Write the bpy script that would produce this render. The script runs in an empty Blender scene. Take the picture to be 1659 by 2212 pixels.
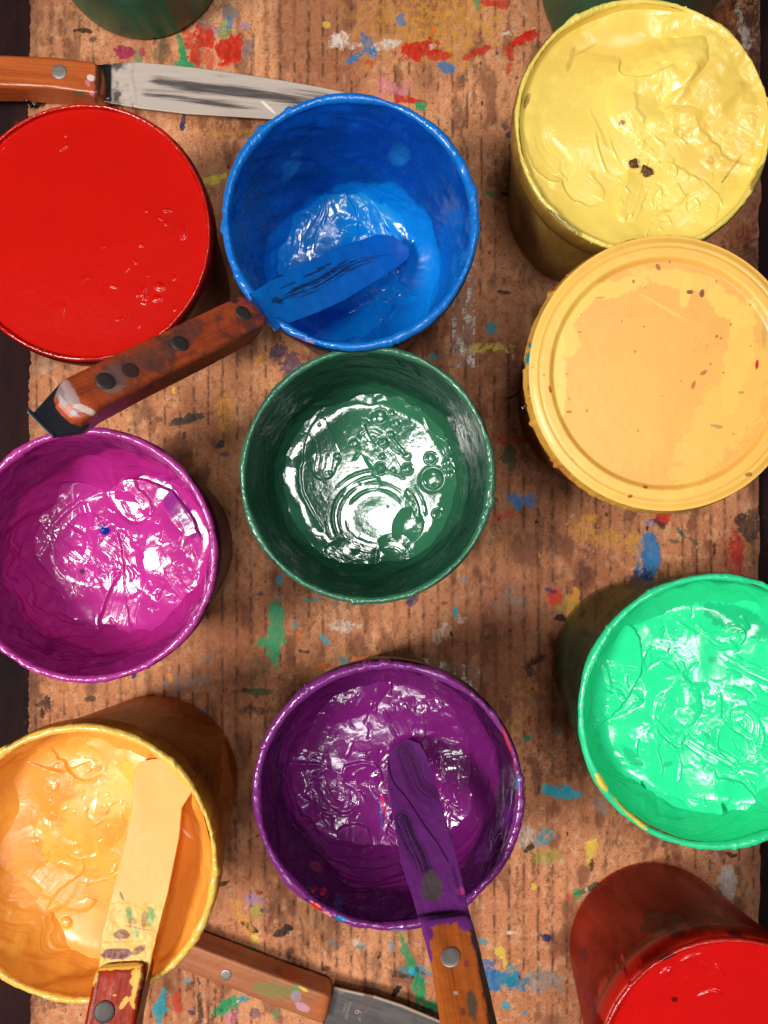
import bpy, math, random
import numpy as np
from mathutils import Matrix, Vector

# ---------------------------------------------------------------- camera, world, lamps, exposure
F, CX, CY, CAM_Z = 1646.0, 829.5, 1106.0, 0.435     # focal length and centre in photo pixels (1659 wide), height in metres
scene = bpy.context.scene
COL = scene.collection
cam_d = bpy.data.cameras.new('camera')
cam_d.sensor_fit = 'VERTICAL'; cam_d.sensor_height = 24.0
cam_d.lens = 24.0 * F / 2212.0
cam_d.clip_start = 0.01; cam_d.clip_end = 50
cam = bpy.data.objects.new('camera', cam_d); COL.objects.link(cam)
cam.location = (0, 0, CAM_Z)
scene.camera = cam

world = bpy.data.worlds.new('World'); scene.world = world; world.use_nodes = True
bg = world.node_tree.nodes['Background']
bg.inputs[0].default_value = (0.92, 0.95, 1.0, 1); bg.inputs[1].default_value = 0.035

def area(name, loc, target, sx, sy, power, color):
    d = bpy.data.lights.new(name, 'AREA'); d.shape = 'RECTANGLE'; d.size = sx; d.size_y = sy
    d.energy = power; d.color = color
    o = bpy.data.objects.new(name, d); COL.objects.link(o); o.location = loc
    o.rotation_euler = (Vector(target) - Vector(loc)).to_track_quat('-Z', 'Y').to_euler()
    return o
area('window_light', (-0.74, -0.20, 1.12), (0, 0, 0.05), 0.24, 0.34, 21.5, (1.0, 0.95, 0.87))
area('highlight_lamp', (0.04, 0.02, 1.25), (0.0, 0.0, 0.0), 0.16, 0.20, 4.6, (1.0, 0.98, 0.95))
for lx, ly, sx, sy, pw in ((0.06, 0.34, .14, .04, 1.1), (-0.05, -0.42, .14, .04, 1.1), (0.66, -0.36, .06, .12, 1.4), (0.50, 0.54, .10, .05, 0.9), (-0.42, -0.50, .10, .05, 0.9), (0.30, -0.08, .03, .12, 0.7)):
    area('highlight_lamp', (lx, ly, 1.25), (0.0, 0.0, 0.0), sx, sy, pw, (1.0, 0.99, 0.97))  # added lamps, each set to put glints in certain tubs

scene.view_settings.view_transform = 'Standard'; scene.view_settings.look = 'None'
scene.view_settings.exposure = -0.46; scene.view_settings.gamma = 1.0
scene.cycles.use_denoising = True
scene.cycles.max_bounces = 6; scene.cycles.transparent_max_bounces = 12
scene.cycles.caustics_reflective = False; scene.cycles.caustics_refractive = False

# ---------------------------------------------------------------- helpers
def lin(r, g, b):
    f = lambda c: (c / 255 / 12.92) if c <= 10.3 else ((c / 255 + 0.055) / 1.055) ** 2.4
    return (f(r), f(g), f(b))

def at(px, py, z):                       # photo pixel on the level z -> point of the place
    k = (CAM_Z - z) / F
    return np.array([(px - CX) * k, (CY - py) * k, z])

def proj(P):
    k = F / (CAM_Z - P[..., 2])
    return CX + P[..., 0] * k, CY - P[..., 1] * k

_rs = np.random.RandomState(11)
_TAB = _rs.rand(256, 256)
def vn(x, y, seed=0):
    x = np.asarray(x, float) + seed * 17.31; y = np.asarray(y, float) + seed * 7.77
    xi = np.floor(x).astype(int); yi = np.floor(y).astype(int)
    fx = x - xi; fy = y - yi
    fx = fx * fx * fx * (fx * (fx * 6 - 15) + 10); fy = fy * fy * fy * (fy * (fy * 6 - 15) + 10)
    a = _TAB[yi & 255, xi & 255]; b = _TAB[yi & 255, (xi + 1) & 255]
    c = _TAB[(yi + 1) & 255, xi & 255]; d = _TAB[(yi + 1) & 255, (xi + 1) & 255]
    return (a + (b - a) * fx) + ((c + (d - c) * fx) - (a + (b - a) * fx)) * fy
def fbm(x, y, seed=0, octaves=4, gain=0.5):
    s = 0; a = 1; t = 0
    for i in range(octaves):
        s = s + a * (vn(x * 2 ** i, y * 2 ** i, seed + i * 3.7) * 2 - 1); t += a; a *= gain
    return s / t
def ss(a, b, x):
    t = np.clip((x - a) / (b - a), 0, 1); return t * t * (3 - 2 * t)

def mesh_obj(name, V, faces, mat, parent=None, col=None, smooth=True, loose=None):
    """V (n,3); faces: int array (m,4); loose: list of n-gons"""
    me = bpy.data.meshes.new(name)
    V = np.ascontiguousarray(V, dtype=np.float32)
    faces = np.asarray(faces, dtype=np.int32)
    loose = loose or []
    loops = np.concatenate([faces.ravel()] + [np.array(l, dtype=np.int32) for l in loose])
    starts = np.concatenate([np.arange(len(faces)) * 4, len(faces) * 4 + np.cumsum([0] + [len(l) for l in loose])[:-1] if loose else np.array([], int)]).astype(np.int32)
    me.vertices.add(len(V)); me.vertices.foreach_set('co', V.ravel())
    me.loops.add(len(loops)); me.loops.foreach_set('vertex_index', loops.astype(np.int32))
    me.polygons.add(len(starts)); me.polygons.foreach_set('loop_start', starts)
    me.update(calc_edges=True)
    me.validate()
    me.polygons.foreach_set('use_smooth', np.full(len(me.polygons), smooth))
    if col is not None:
        at_ = me.attributes.new('Col', 'FLOAT_COLOR', 'POINT')
        at_.data.foreach_set('color', np.ascontiguousarray(col, dtype=np.float32).ravel())
    me.materials.append(mat)
    o = bpy.data.objects.new(name, me); COL.objects.link(o)
    if parent is not None: o.parent = parent
    return o

def grid_faces(n, m, wrap_m=False, flip=False):
    i = np.arange(n - 1)[:, None]; j = np.arange(m if wrap_m else m - 1)[None, :]
    j2 = (j + 1) % m
    a = i * m + j; b = i * m + j2; c = (i + 1) * m + j2; d = (i + 1) * m + j
    q = np.stack([a, b, c, d], -1).reshape(-1, 4)
    return q[:, ::-1] if flip else q

def thing(name, label, cat, loc=(0, 0, 0), group=None, mw=None):
    o = bpy.data.objects.new(name, None); COL.objects.link(o); o.empty_display_size = 0.02
    if mw is not None: o.matrix_world = mw
    else: o.location = loc
    tag(o, label, cat, group); return o
def tag(o, label, cat, group=None):
    o['label'] = label; o['category'] = cat
    if group: o['group'] = group

# ---------------------------------------------------------------- materials
class NT:
    def __init__(s, name):
        s.m = bpy.data.materials.new(name); s.m.use_nodes = True
        s.t = s.m.node_tree; s.b = s.t.nodes['Principled BSDF']; s.out = s.t.nodes['Material Output']
    def n(s, typ, **kw):
        nd = s.t.nodes.new(typ)
        for k, v in kw.items():
            if k in nd.inputs.keys() if isinstance(k, str) else False: nd.inputs[k].default_value = v
            else: setattr(nd, k, v)
        return nd
    def l(s, a, b): s.t.links.new(a, b)
    def noise(s, scale, detail=4, rough=0.6, vec=None, stretch=None, dist=0.0):
        nd = s.t.nodes.new('ShaderNodeTexNoise'); nd.inputs['Scale'].default_value = scale
        nd.inputs['Detail'].default_value = detail; nd.inputs['Roughness'].default_value = rough
        nd.inputs['Distortion'].default_value = dist
        if vec is None:
            tc = s.t.nodes.new('ShaderNodeTexCoord'); vec = tc.outputs['Object']
        if stretch:
            mp = s.t.nodes.new('ShaderNodeMapping'); mp.inputs['Scale'].default_value = stretch
            s.l(vec, mp.inputs[0]); vec = mp.outputs[0]
        s.l(vec, nd.inputs['Vector']); return nd.outputs['Fac']
    def ramp(s, fac, stops):
        r = s.t.nodes.new('ShaderNodeValToRGB'); e = r.color_ramp.elements
        while len(e) < len(stops): e.new(0.5)
        for i, (p, c) in enumerate(stops):
            e[i].position = p; e[i].color = (*c, 1) if not isinstance(c, (int, float)) else (c, c, c, 1)
        s.l(fac, r.inputs[0]); return r.outputs[0]
    def mix(s, fac, a, b, typ='MIX'):
        m = s.t.nodes.new('ShaderNodeMix'); m.data_type = 'RGBA'; m.blend_type = typ
        for v, i in ((fac, 0), (a, 6), (b, 7)):
            if isinstance(v, (int, float)): m.inputs[i].default_value = v if i == 0 else (v, v, v, 1)
            elif isinstance(v, tuple): m.inputs[i].default_value = (*v[:3], 1)
            else: s.l(v, m.inputs[i])
        return m.outputs[2]
    def math(s, op, a, b=0.0, clamp=False):
        m = s.t.nodes.new('ShaderNodeMath'); m.operation = op; m.use_clamp = clamp
        for v, i in ((a, 0), (b, 1)):
            if isinstance(v, (int, float)): m.inputs[i].default_value = v
            else: s.l(v, m.inputs[i])
        return m.outputs[0]
    def col(s):
        a = s.t.nodes.new('ShaderNodeAttribute'); a.attribute_name = 'Col'; return a.outputs['Color'], a.outputs['Alpha']
    def bump(s, h, strength, dist):
        b = s.t.nodes.new('ShaderNodeBump'); b.inputs['Strength'].default_value = strength
        b.inputs['Distance'].default_value = dist; s.l(h, b.inputs['Height']); s.l(b.outputs[0], s.b.inputs['Normal']); return b

def paint_mat(name, c, rough=0.16, bump=0.25, var=0.10, spec=0.75, stipple=0.0):
    s = NT(name)
    n1 = s.noise(60, 4, 0.6)
    base = s.mix(s.ramp(n1, [(0.3, 0.0), (0.75, 1.0)]), tuple(x * (1 - var) for x in c), tuple(min(1, x * (1 + var)) for x in c))
    cc, ca = s.col()
    s.l(s.mix(ca, base, cc), s.b.inputs['Base Color'])
    n2 = s.noise(700, 3, 0.6)
    r = s.t.nodes.new('ShaderNodeMapRange'); r.inputs[3].default_value = rough * 0.75; r.inputs[4].default_value = rough * 1.35
    s.l(n2, r.inputs[0]); s.l(r.outputs[0], s.b.inputs['Roughness'])
    s.b.inputs['Specular IOR Level'].default_value = spec
    n3 = s.noise(420, 5, 0.62, dist=0.6)
    s.bump(n3, bump * .35, 0.0005)
    return s.m

def wall_mat(name, tint, stain, opac_lo, opac_hi, seedscale=30, rough=0.35):
    s = NT(name)
    n = s.noise(seedscale, 6, 0.65, stretch=(1, 1, 0.35), dist=0.8)
    n2 = s.noise(180, 4, 0.7)
    c = s.mix(s.ramp(n, [(0.32, 0.0), (0.7, 1.0)]), tuple(x * 0.45 for x in stain), stain)
    c = s.mix(s.ramp(n2, [(0.60, 0.0), (0.72, 0.6)]), c, tuple(x * 0.2 for x in stain))
    cc, ca = s.col()
    s.l(s.mix(ca, c, cc), s.b.inputs['Base Color']); s.b.inputs['Roughness'].default_value = rough
    tr = s.t.nodes.new('ShaderNodeBsdfTransparent'); tr.inputs[0].default_value = (*tint, 1)
    mx = s.t.nodes.new('ShaderNodeMixShader')
    f = s.t.nodes.new('ShaderNodeMapRange'); f.inputs[1].default_value = 0.3; f.inputs[2].default_value = 0.7
    f.inputs[3].default_value = opac_lo; f.inputs[4].default_value = opac_hi
    s.l(n, f.inputs[0]); s.l(s.math('MAXIMUM', f.outputs[0], ca), mx.inputs[0]); s.l(tr.outputs[0], mx.inputs[1]); s.l(s.b.outputs[0], mx.inputs[2])
    s.l(mx.outputs[0], s.out.inputs[0])
    return s.m

def wood_mat(name, a, b, dark, rough=0.42, worn=0.0):
    s = NT(name)
    g = s.noise(60, 6, 0.65, stretch=(0.10, 2.2, 0.6), dist=0.4)
    g2 = s.noise(260, 4, 0.7, stretch=(0.06, 2.0, 0.5))
    base = s.mix(s.ramp(g, [(0.30, 0.0), (0.68, 1.0)]), a, b)
    base = s.mix(s.ramp(g2, [(0.50, 0.0), (0.70, 0.55)]), base, dark)
    if worn:
        w = s.noise(70, 6, 0.7, dist=0.5)
        base = s.mix(s.ramp(w, [(0.50, 0.0), (0.62, worn)]), base, lin(70, 50, 48))
    cc, ca = s.col()
    s.l(s.mix(ca, base, cc), s.b.inputs['Base Color'])
    s.b.inputs['Roughness'].default_value = rough
    s.bump(g2, 0.35, 0.0004)
    return s.m

def metal_mat(name, c, rough=0.35, metallic=1.0):
    """Col alpha = paint on the metal"""
    s = NT(name)
    n = s.noise(120, 5, 0.7, stretch=(0.15, 2, 1))
    base = s.mix(s.ramp(n, [(0.35, 0.0), (0.7, 1.0)]), tuple(x * 0.6 for x in c), c)
    cc, ca = s.col()
    s.l(s.mix(ca, base, cc), s.b.inputs['Base Color'])
    s.l(s.math('MULTIPLY', s.math('SUBTRACT', 1.0, ca, True), metallic), s.b.inputs['Metallic'])
    s.b.inputs['Roughness'].default_value = rough
    n3 = s.noise(500, 4, 0.6); s.bump(n3, 0.12, 0.0004)
    return s.m

# ---------------------------------------------------------------- table and cardboard
def flat_mat_table():
    s = NT('dark_table')
    n = s.noise(14, 7, 0.7, stretch=(2.5, 0.6, 1)); n2 = s.noise(90, 5, 0.7)
    c = s.mix(s.ramp(n, [(0.35, 0.0), (0.75, 1.0)]), lin(22, 13, 18), lin(58, 30, 26))
    c = s.mix(s.ramp(n2, [(0.62, 0.0), (0.72, 0.7)]), c, lin(95, 60, 45))
    s.l(c, s.b.inputs['Base Color']); s.b.inputs['Roughness'].default_value = 0.85; s.b.inputs['Specular IOR Level'].default_value = .15
    s.bump(n2, 0.4, 0.001); return s.m
TZ = -0.007
X = np.linspace(-0.8, 0.8, 60); Y = np.linspace(-0.9, 0.9, 60)
gx, gy = np.meshgrid(X, Y)
tb = mesh_obj('table_top', np.stack([gx, gy, np.full_like(gx, TZ)], -1).reshape(-1, 3), grid_faces(60, 60), flat_mat_table())
tb['kind'] = 'structure'

C = dict(red=lin(205, 40, 20), dkred=lin(140, 30, 22), org=lin(235, 110, 40), och=lin(215, 150, 60), yel=lin(235, 205, 80),
         grn=lin(25, 150, 95), dkg=lin(35, 85, 60), teal=lin(30, 150, 165), cyan=lin(30, 175, 200), blue=lin(8, 118, 178),
         navy=lin(20, 40, 95), blk=lin(28, 22, 24), dk=lin(62, 40, 34), wht=lin(225, 208, 196), gry=lin(135, 125, 120),
         lil=lin(165, 130, 170), mag=lin(165, 30, 80), pnk=lin(225, 130, 150), oliv=lin(150, 160, 60), brn=lin(110, 62, 34))
# (x, y, half width, half height, turn in degrees, colour, strength, raggedness, thickness mm)
ST = [
 (180,68,22,5,8,'blk',.9,.7,0),(200,85,8,4,0,'dk',.7,.9,0),(268,112,17,11,15,'mag',.9,.6,0),(305,110,9,10,0,'mag',.8,.7,0),(299,121,7,15,-10,'grn',.6,.8,0),
 (345,105,16,26,0,'dkg',.5,1,0),(394,100,8,36,-14,'grn',.95,.9,.3),(402,140,24,8,10,'grn',.95,.8,.3),(418,112,9,36,-20,'red',.85,.8,.1),
 (443,78,17,25,0,'red',.95,.6,.2),(452,132,14,22,0,'red',.55,.9,0),(500,107,30,27,-25,'red',1,.5,.3),(537,105,9,20,10,'gry',.8,.7,0),
 (495,28,17,14,0,'gry',.9,.8,.1),(443,52,14,10,0,'gry',.6,.9,0),(495,50,7,11,0,'blue',.8,.7,0),(487,68,16,13,0,'grn',.6,.9,0),(528,55,13,9,0,'lil',.75,.7,0),(466,66,12,6,0,'blue',.5,.8,0),
 (735,88,15,14,-20,'wht',.95,1,.3),(765,100,12,10,0,'wht',.8,1,.3),(795,98,9,26,-25,'blue',.95,.7,.2),(768,122,18,7,-35,'blue',.9,.8,.2),(825,102,17,11,0,'wht',.9,1,.3),(800,135,11,10,0,'red',.7,.8,0),(705,50,10,8,0,'yel',.7,.8,0),
 (395,262,5,22,10,'navy',.95,.7,0),(500,275,85,15,5,'brn',.6,1,0),(520,288,60,6,2,'och',.5,1,0),(464,387,22,8,-12,'yel',1,.6,.3),  # wide brown band paints in the shade below the knife blade
 (830,60,70,70,0,'och',.35,1.3,0),(955,50,95,68,0,'och',.75,1.2,0),(868,45,12,11,0,'blue',.8,.8,0),(905,108,34,18,-15,'red',1,.8,.3),(950,121,24,8,10,'red',.9,.8,.2),(1030,115,30,6,-18,'red',.85,.8,.1),
 (845,95,17,10,0,'wht',.9,1,.3),(938,102,14,6,0,'wht',.8,1,.2),(965,148,15,12,30,'blue',.85,.8,0),(1130,85,36,11,-30,'red',1,.7,.3),(1100,112,6,22,-10,'red',.85,.8,0),(1098,150,6,14,10,'red',.7,.8,0),
 (1093,72,10,5,0,'wht',.9,.9,.2),(1075,8,28,8,10,'red',.85,.8,0),(1030,4,5,14,0,'grn',.7,.8,0),(845,195,30,20,0,'pnk',.7,1,0),(882,216,34,6,10,'red',.95,.8,.1),(910,228,11,8,0,'grn',.95,.7,.1),(938,245,14,6,30,'och',.5,.9,0),
 (1089,271,7,7,0,'navy',.7,.8,0),(1098,292,6,9,0,'navy',.8,.8,0),(1062,418,9,9,20,'grn',.7,.8,0),(1100,385,12,5,-30,'grn',.8,.8,0),(1090,421,12,4,5,'blk',.9,.7,0),(930,270,5,5,0,'red',.6,.7,0),
 (563,778,6,16,10,'och',1,.7,.4),(600,760,16,14,0,'navy',.7,.9,0),(628,785,22,20,0,'navy',.75,.9,0),(480,742,18,8,-20,'blk',.7,.9,0),(405,905,30,7,-18,'blk',.95,.8,.1),(396,938,5,10,25,'blk',.8,.7,0),(475,960,11,8,-30,'blk',.95,.6,.1),
 (487,890,17,36,2,'och',.85,1.0,0),(415,980,22,5,5,'brn',.7,1,0),(485,982,7,7,0,'navy',.7,.8,0),(345,910,8,6,0,'dk',.6,1,0),
 (1087,631,17,4,5,'blk',.95,.6,.1),(1060,708,11,11,10,'teal',.95,.6,.2),(1065,750,44,8,-3,'yel',.9,1.0,.1),(1020,758,16,9,-12,'yel',.8,.9,0),(937,772,8,7,0,'teal',.85,.8,0),(985,747,18,9,-30,'navy',.6,1,0),
 (1134,573,5,4,0,'grn',.6,.8,0),(1100,950,26,9,5,'red',.7,1,0),(1098,988,15,20,-15,'dkg',.8,.9,0),(1112,1080,10,16,-20,'blue',.8,.9,0),(1138,1082,14,12,0,'blue',.75,.9,0),(1085,1110,18,8,0,'red',.6,1,0),(1110,838,6,3,0,'navy',.7,.8,0),
 (1112,853,20,3,-28,'blk',.9,.5,0),(1125,610,30,12,0,'dk',.3,1,0),
 (597,1365,14,58,2,'grn',.95,.6,.1),(572,1392,16,8,15,'grn',.85,.8,0),(595,1310,10,13,0,'grn',.8,.8,0),(560,1450,16,24,20,'dkg',.5,1,0),(560,1493,36,7,-4,'dkg',.8,.9,0),
 (393,1480,40,20,-12,'gry',.6,1,0),(440,1470,26,8,-20,'gry',.6,1,0),(440,1425,16,14,0,'gry',.35,1,0),(366,1465,4,10,-20,'och',.8,.6,.1),(97,1522,15,10,-45,'blk',.9,.8,0),(196,1510,9,6,10,'blk',.8,.7,0),(262,1533,5,10,-10,'blk',.9,.6,0),
 (438,1540,7,7,0,'blue',.85,.7,0),(740,1353,24,10,8,'wht',.9,1,.3),(700,1383,14,7,35,'teal',.9,.7,.1),(648,1366,8,5,20,'org',.8,.7,0),(655,1408,14,5,0,'blk',.8,.8,0),(742,1428,12,9,-40,'teal',.7,.9,0),(695,1440,11,5,-10,'org',.9,.7,0),
 (555,1535,34,7,5,'dk',.7,1,0),(293,1457,6,9,10,'navy',.9,.7,0),(606,1250,7,12,10,'teal',.85,.8,0),(670,1295,22,5,-5,'teal',.7,.9,0),(725,1302,18,5,5,'gry',.7,.9,0),(777,1425,14,6,-5,'org',.9,.8,.1),(558,1282,7,6,0,'navy',.7,.8,0),(638,1352,6,7,0,'teal',.6,.8,0),
 (1290,1152,66,20,18,'och',.7,1.3,.1),(1370,1170,26,16,10,'och',.7,1.2,.1),(1270,1115,14,8,0,'och',.9,.9,0),(1400,1205,20,56,3,'blue',.95,.6,.2),(1378,1255,22,16,-35,'navy',.85,.7,0),(1384,1195,6,42,3,'och',.7,1.1,.2),(1265,1225,15,50,3,'dk',.5,1,0),
 (1432,1118,15,14,0,'red',.9,.7,.1),(1424,1132,14,8,30,'blk',.8,.8,0),(1622,1140,28,20,0,'blk',.97,.9,.1),(1600,1118,12,8,-30,'blk',.9,.9,0),(1640,1110,20,10,0,'blk',.85,.9,0),(1592,1180,18,30,0,'red',.9,.9,.1),(1590,1225,15,30,0,'red',.7,1,0),(1614,1183,6,10,0,'och',.9,.8,.2),
 (1470,1150,15,4,40,'dkg',.8,.8,0),(1500,1172,12,4,30,'dkg',.7,.8,0),(1455,1168,12,4,10,'dkg',.7,.8,0),(1545,1185,4,12,0,'blk',.8,.7,0),(1112,1300,34,26,0,'gry',.5,1.1,0),(1197,1295,11,18,-5,'red',.8,.9,0),(1188,1275,14,4,0,'navy',.8,.7,0),
 (1238,1318,11,38,0,'och',.9,.9,.1),(1228,1306,22,8,0,'oliv',.6,1,0),(1275,1345,34,8,0,'och',.7,1,0),(1209,1337,14,8,5,'blk',.95,.6,0),(1259,1326,7,6,-30,'blk',.95,.6,0),(1267,1371,12,7,20,'navy',.85,.7,0),(1212,1393,16,8,0,'dkred',.8,1,0),(1205,1425,10,28,0,'org',.5,1,0),
 (953,1368,11,20,5,'wht',.55,1,0),(995,1336,8,10,0,'wht',.5,1,0),(1150,1432,20,7,-30,'blk',.85,.8,0),(1143,1450,8,16,5,'blk',.8,.9,0),(1140,1592,10,9,-20,'grn',1,.5,.4),(1145,1557,5,9,-10,'red',.9,.6,0),(1205,1580,8,8,0,'teal',.7,.8,0),(1140,1490,24,14,40,'och',.4,1.2,0),
 (890,1298,14,8,-20,'navy',.8,.8,0),(1075,1375,24,20,0,'dk',.4,1.1,0),(1045,1345,10,30,0,'dk',.4,1.1,0),(1115,1560,14,18,0,'och',.4,1.2,0),
 (482,1908,14,4,-15,'blk',.9,.7,0),(550,1942,15,12,0,'lil',.8,.9,0),(562,1930,8,6,0,'dkred',.8,.8,0),(553,1972,14,10,0,'oliv',.8,1,0),(565,1966,18,5,10,'navy',.8,1,0),(540,2003,20,6,36,'blk',.98,.5,.1),(523,1985,10,52,-32,'och',.75,1.0,0),(550,2025,12,5,40,'yel',.8,.8,0),
 (612,2015,22,7,-32,'blk',.95,.7,.1),(552,2052,10,8,0,'grn',.9,.8,.1),(490,2035,20,10,10,'dkg',.6,1,0),(705,2094,11,5,-5,'blk',.8,.7,0),(347,2180,11,28,5,'teal',.95,.7,.1),(490,2174,26,12,-30,'grn',.95,.7,.2),(522,2160,15,8,-8,'teal',.95,.7,.2),(505,2198,15,12,0,'pnk',.8,1,.1),
 (383,2172,9,18,5,'red',.7,.8,0),(412,2128,12,9,0,'blk',.6,.9,0),(402,2115,10,9,0,'teal',.5,.9,0),(595,2190,5,14,0,'grn',.7,.8,0),(552,2188,11,8,0,'navy',.6,.9,0),(415,2185,8,6,0,'navy',.8,.8,0),(80,2130,40,35,0,'dk',.6,1.2,0),
 (775,2040,12,10,-30,'wht',.7,1,.2),(780,2046,8,6,0,'teal',.8,.8,0),(628,2055,6,10,0,'dk',.7,.9,0),(720,2040,10,5,60,'teal',.5,.9,0),
 (1212,1712,38,12,10,'cyan',.98,.6,.3),(1185,1706,14,9,20,'cyan',.95,.7,.2),(1140,1806,20,18,30,'wht',.75,1.1,.2),(1168,1806,17,16,10,'teal',.85,1,.1),(1182,1852,28,14,15,'oliv',.8,1,0),(1145,1832,13,5,-45,'blk',.95,.7,0),(1210,1862,10,8,0,'wht',.6,1,0),(1277,1838,8,22,5,'yel',.85,.8,.2),
 (1262,1922,26,5,-22,'dkg',.85,.7,.1),(1243,1930,10,11,0,'grn',.8,.8,.1),(1231,1940,8,6,0,'red',.6,.8,0),(1575,1905,15,24,5,'wht',.9,.9,.2),(1555,1965,9,14,-20,'wht',.7,.8,.1),(1180,2025,12,10,10,'navy',.95,.6,.1),(1105,2016,11,4,-20,'wht',.9,.8,.2),(1106,1996,13,2,0,'gry',.8,.7,.1),
 (1042,2034,12,8,0,'teal',.8,.9,.1),(1082,2058,8,14,-30,'yel',.85,.7,.2),(1090,2080,4,14,-12,'yel',.85,.7,.2),(1078,2118,38,22,0,'blue',.95,.9,.2),(1100,2100,14,20,0,'teal',.8,1,.1),(1160,2122,60,20,0,'teal',.38,.8,0),(1050,2080,16,6,0,'blue',.8,.8,0),
 (884,2072,8,42,-22,'grn',.9,.7,.1),(900,2100,20,14,10,'teal',.8,1,.2),(890,2098,7,8,0,'cyan',.95,.8,.3),(905,2142,10,30,2,'grn',.95,.8,.2),(930,2174,18,10,0,'grn',.95,.8,.2),(940,2192,10,8,0,'wht',.9,1,.3),(857,2140,14,6,-55,'blk',.95,.6,.1),(860,2102,24,7,8,'dk',.85,1,0),(915,2106,20,7,40,'navy',.6,1,0),
 (1095,2172,10,8,25,'cyan',.9,.7,.2),(1134,2188,5,5,0,'teal',.7,.8,0),(845,2045,6,12,-20,'teal',.7,.8,0),(1300,1740,16,14,60,'teal',.35,1,0),(1545,1850,20,6,10,'pnk',.5,1,0),(1465,1850,14,8,20,'red',.5,1,0),(1580,1846,12,5,10,'blk',.9,.7,0),(1535,1841,8,9,0,'blk',.5,.9,0),
 (1585,2010,6,6,0,'dkred',.6,1,0),(1600,560,30,40,0,'brn',.5,1.2,0),(1640,540,24,22,0,'blk',.7,1.1,0),(1610,500,30,16,-30,'dkred',.7,1,0),(1580,30,40,30,0,'org',.35,1.2,0),
 (700,1330,60,30,0,'dk',.3,1.3,0),(650,1450,60,40,0,'brn',.35,1.3,0),(1180,1000,60,40,0,'brn',.4,1.3,0),(1100,700,50,90,0,'brn',.25,1.3,0),(1180,1550,50,90,0,'brn',.45,1.3,0),(600,1650,30,90,0,'brn',.4,1.3,0),(1000,1400,120,20,0,'brn',.4,1.3,0),(560,900,60,50,0,'brn',.35,1.3,0),(1215,1660,90,18,0,'dk',.45,1.3,0),(1190,1200,12,60,0,'dk',.4,1.2,0),
 (640,1230,12,40,0,'dk',.35,1.2,0),(1060,1230,8,60,0,'dk',.4,1.2,0),(1165,1200,6,60,0,'dk',.5,1.2,0),(1130,1760,5,60,0,'dkg',.5,1.1,0),(1335,1800,5,80,0,'dkg',.55,1.1,0),(1310,1850,4,60,0,'dk',.6,1.1,0),(1440,1860,5,60,0,'dk',.6,1.1,0),(1150,1860,5,60,0,'dk',.6,1.1,0),(430,2180,4,50,0,'blk',.8,.9,0),(463,2180,5,50,0,'dk',.7,1,0),(505,2195,5,40,0,'dk',.6,1,0),(1185,1920,5,60,0,'dk',.6,1.1,0),(1255,2140,4,70,0,'dk',.5,1.1,0),(1120,1930,5,50,0,'dk',.5,1.1,0),
 (620,2080,5,70,0,'dk',.5,1.1,0),(650,2050,4,60,0,'dk',.5,1.1,0),(585,1960,5,70,0,'dk',.4,1.1,0),(495,1800,4,90,0,'dk',.3,1.1,0),(545,130,4,70,0,'dk',.5,1.1,0),(577,110,4,60,0,'dk',.4,1.1,0),(605,90,5,70,0,'dk',.4,1.1,0),(665,120,4,80,0,'dk',.6,1.1,0),(1000,240,4,90,0,'dk',.5,1.1,0),(1090,330,5,90,0,'dk',.4,1.1,0),(1025,160,5,70,0,'dk',.5,1.1,0),(120,60,50,30,0,'dk',.35,1.3,0),
 (120,760,40,30,0,'dk',.3,1.2,0),(1640,90,46,150,0,'blk',.9,1.1,0),(1575,30,40,26,20,'brn',.6,1.3,0),(1601,45,6,34,-12,'wht',.9,1.0,.4),(1612,88,9,20,10,'wht',.85,1.1,.4),(1655,250,26,60,0,'blk',.8,1.1,0),(35+38,1700,14,300,0,'dk',.4,1.3,0),(90,1560,26,60,0,'dk',.35,1.3,0),(95,790,20,10,0,'wht',.25,1.2,0),(1500,1105,30,10,0,'dk',.4,1.2,0),(1010,1260,40,30,0,'dk',.35,1.2,0),
]
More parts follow.
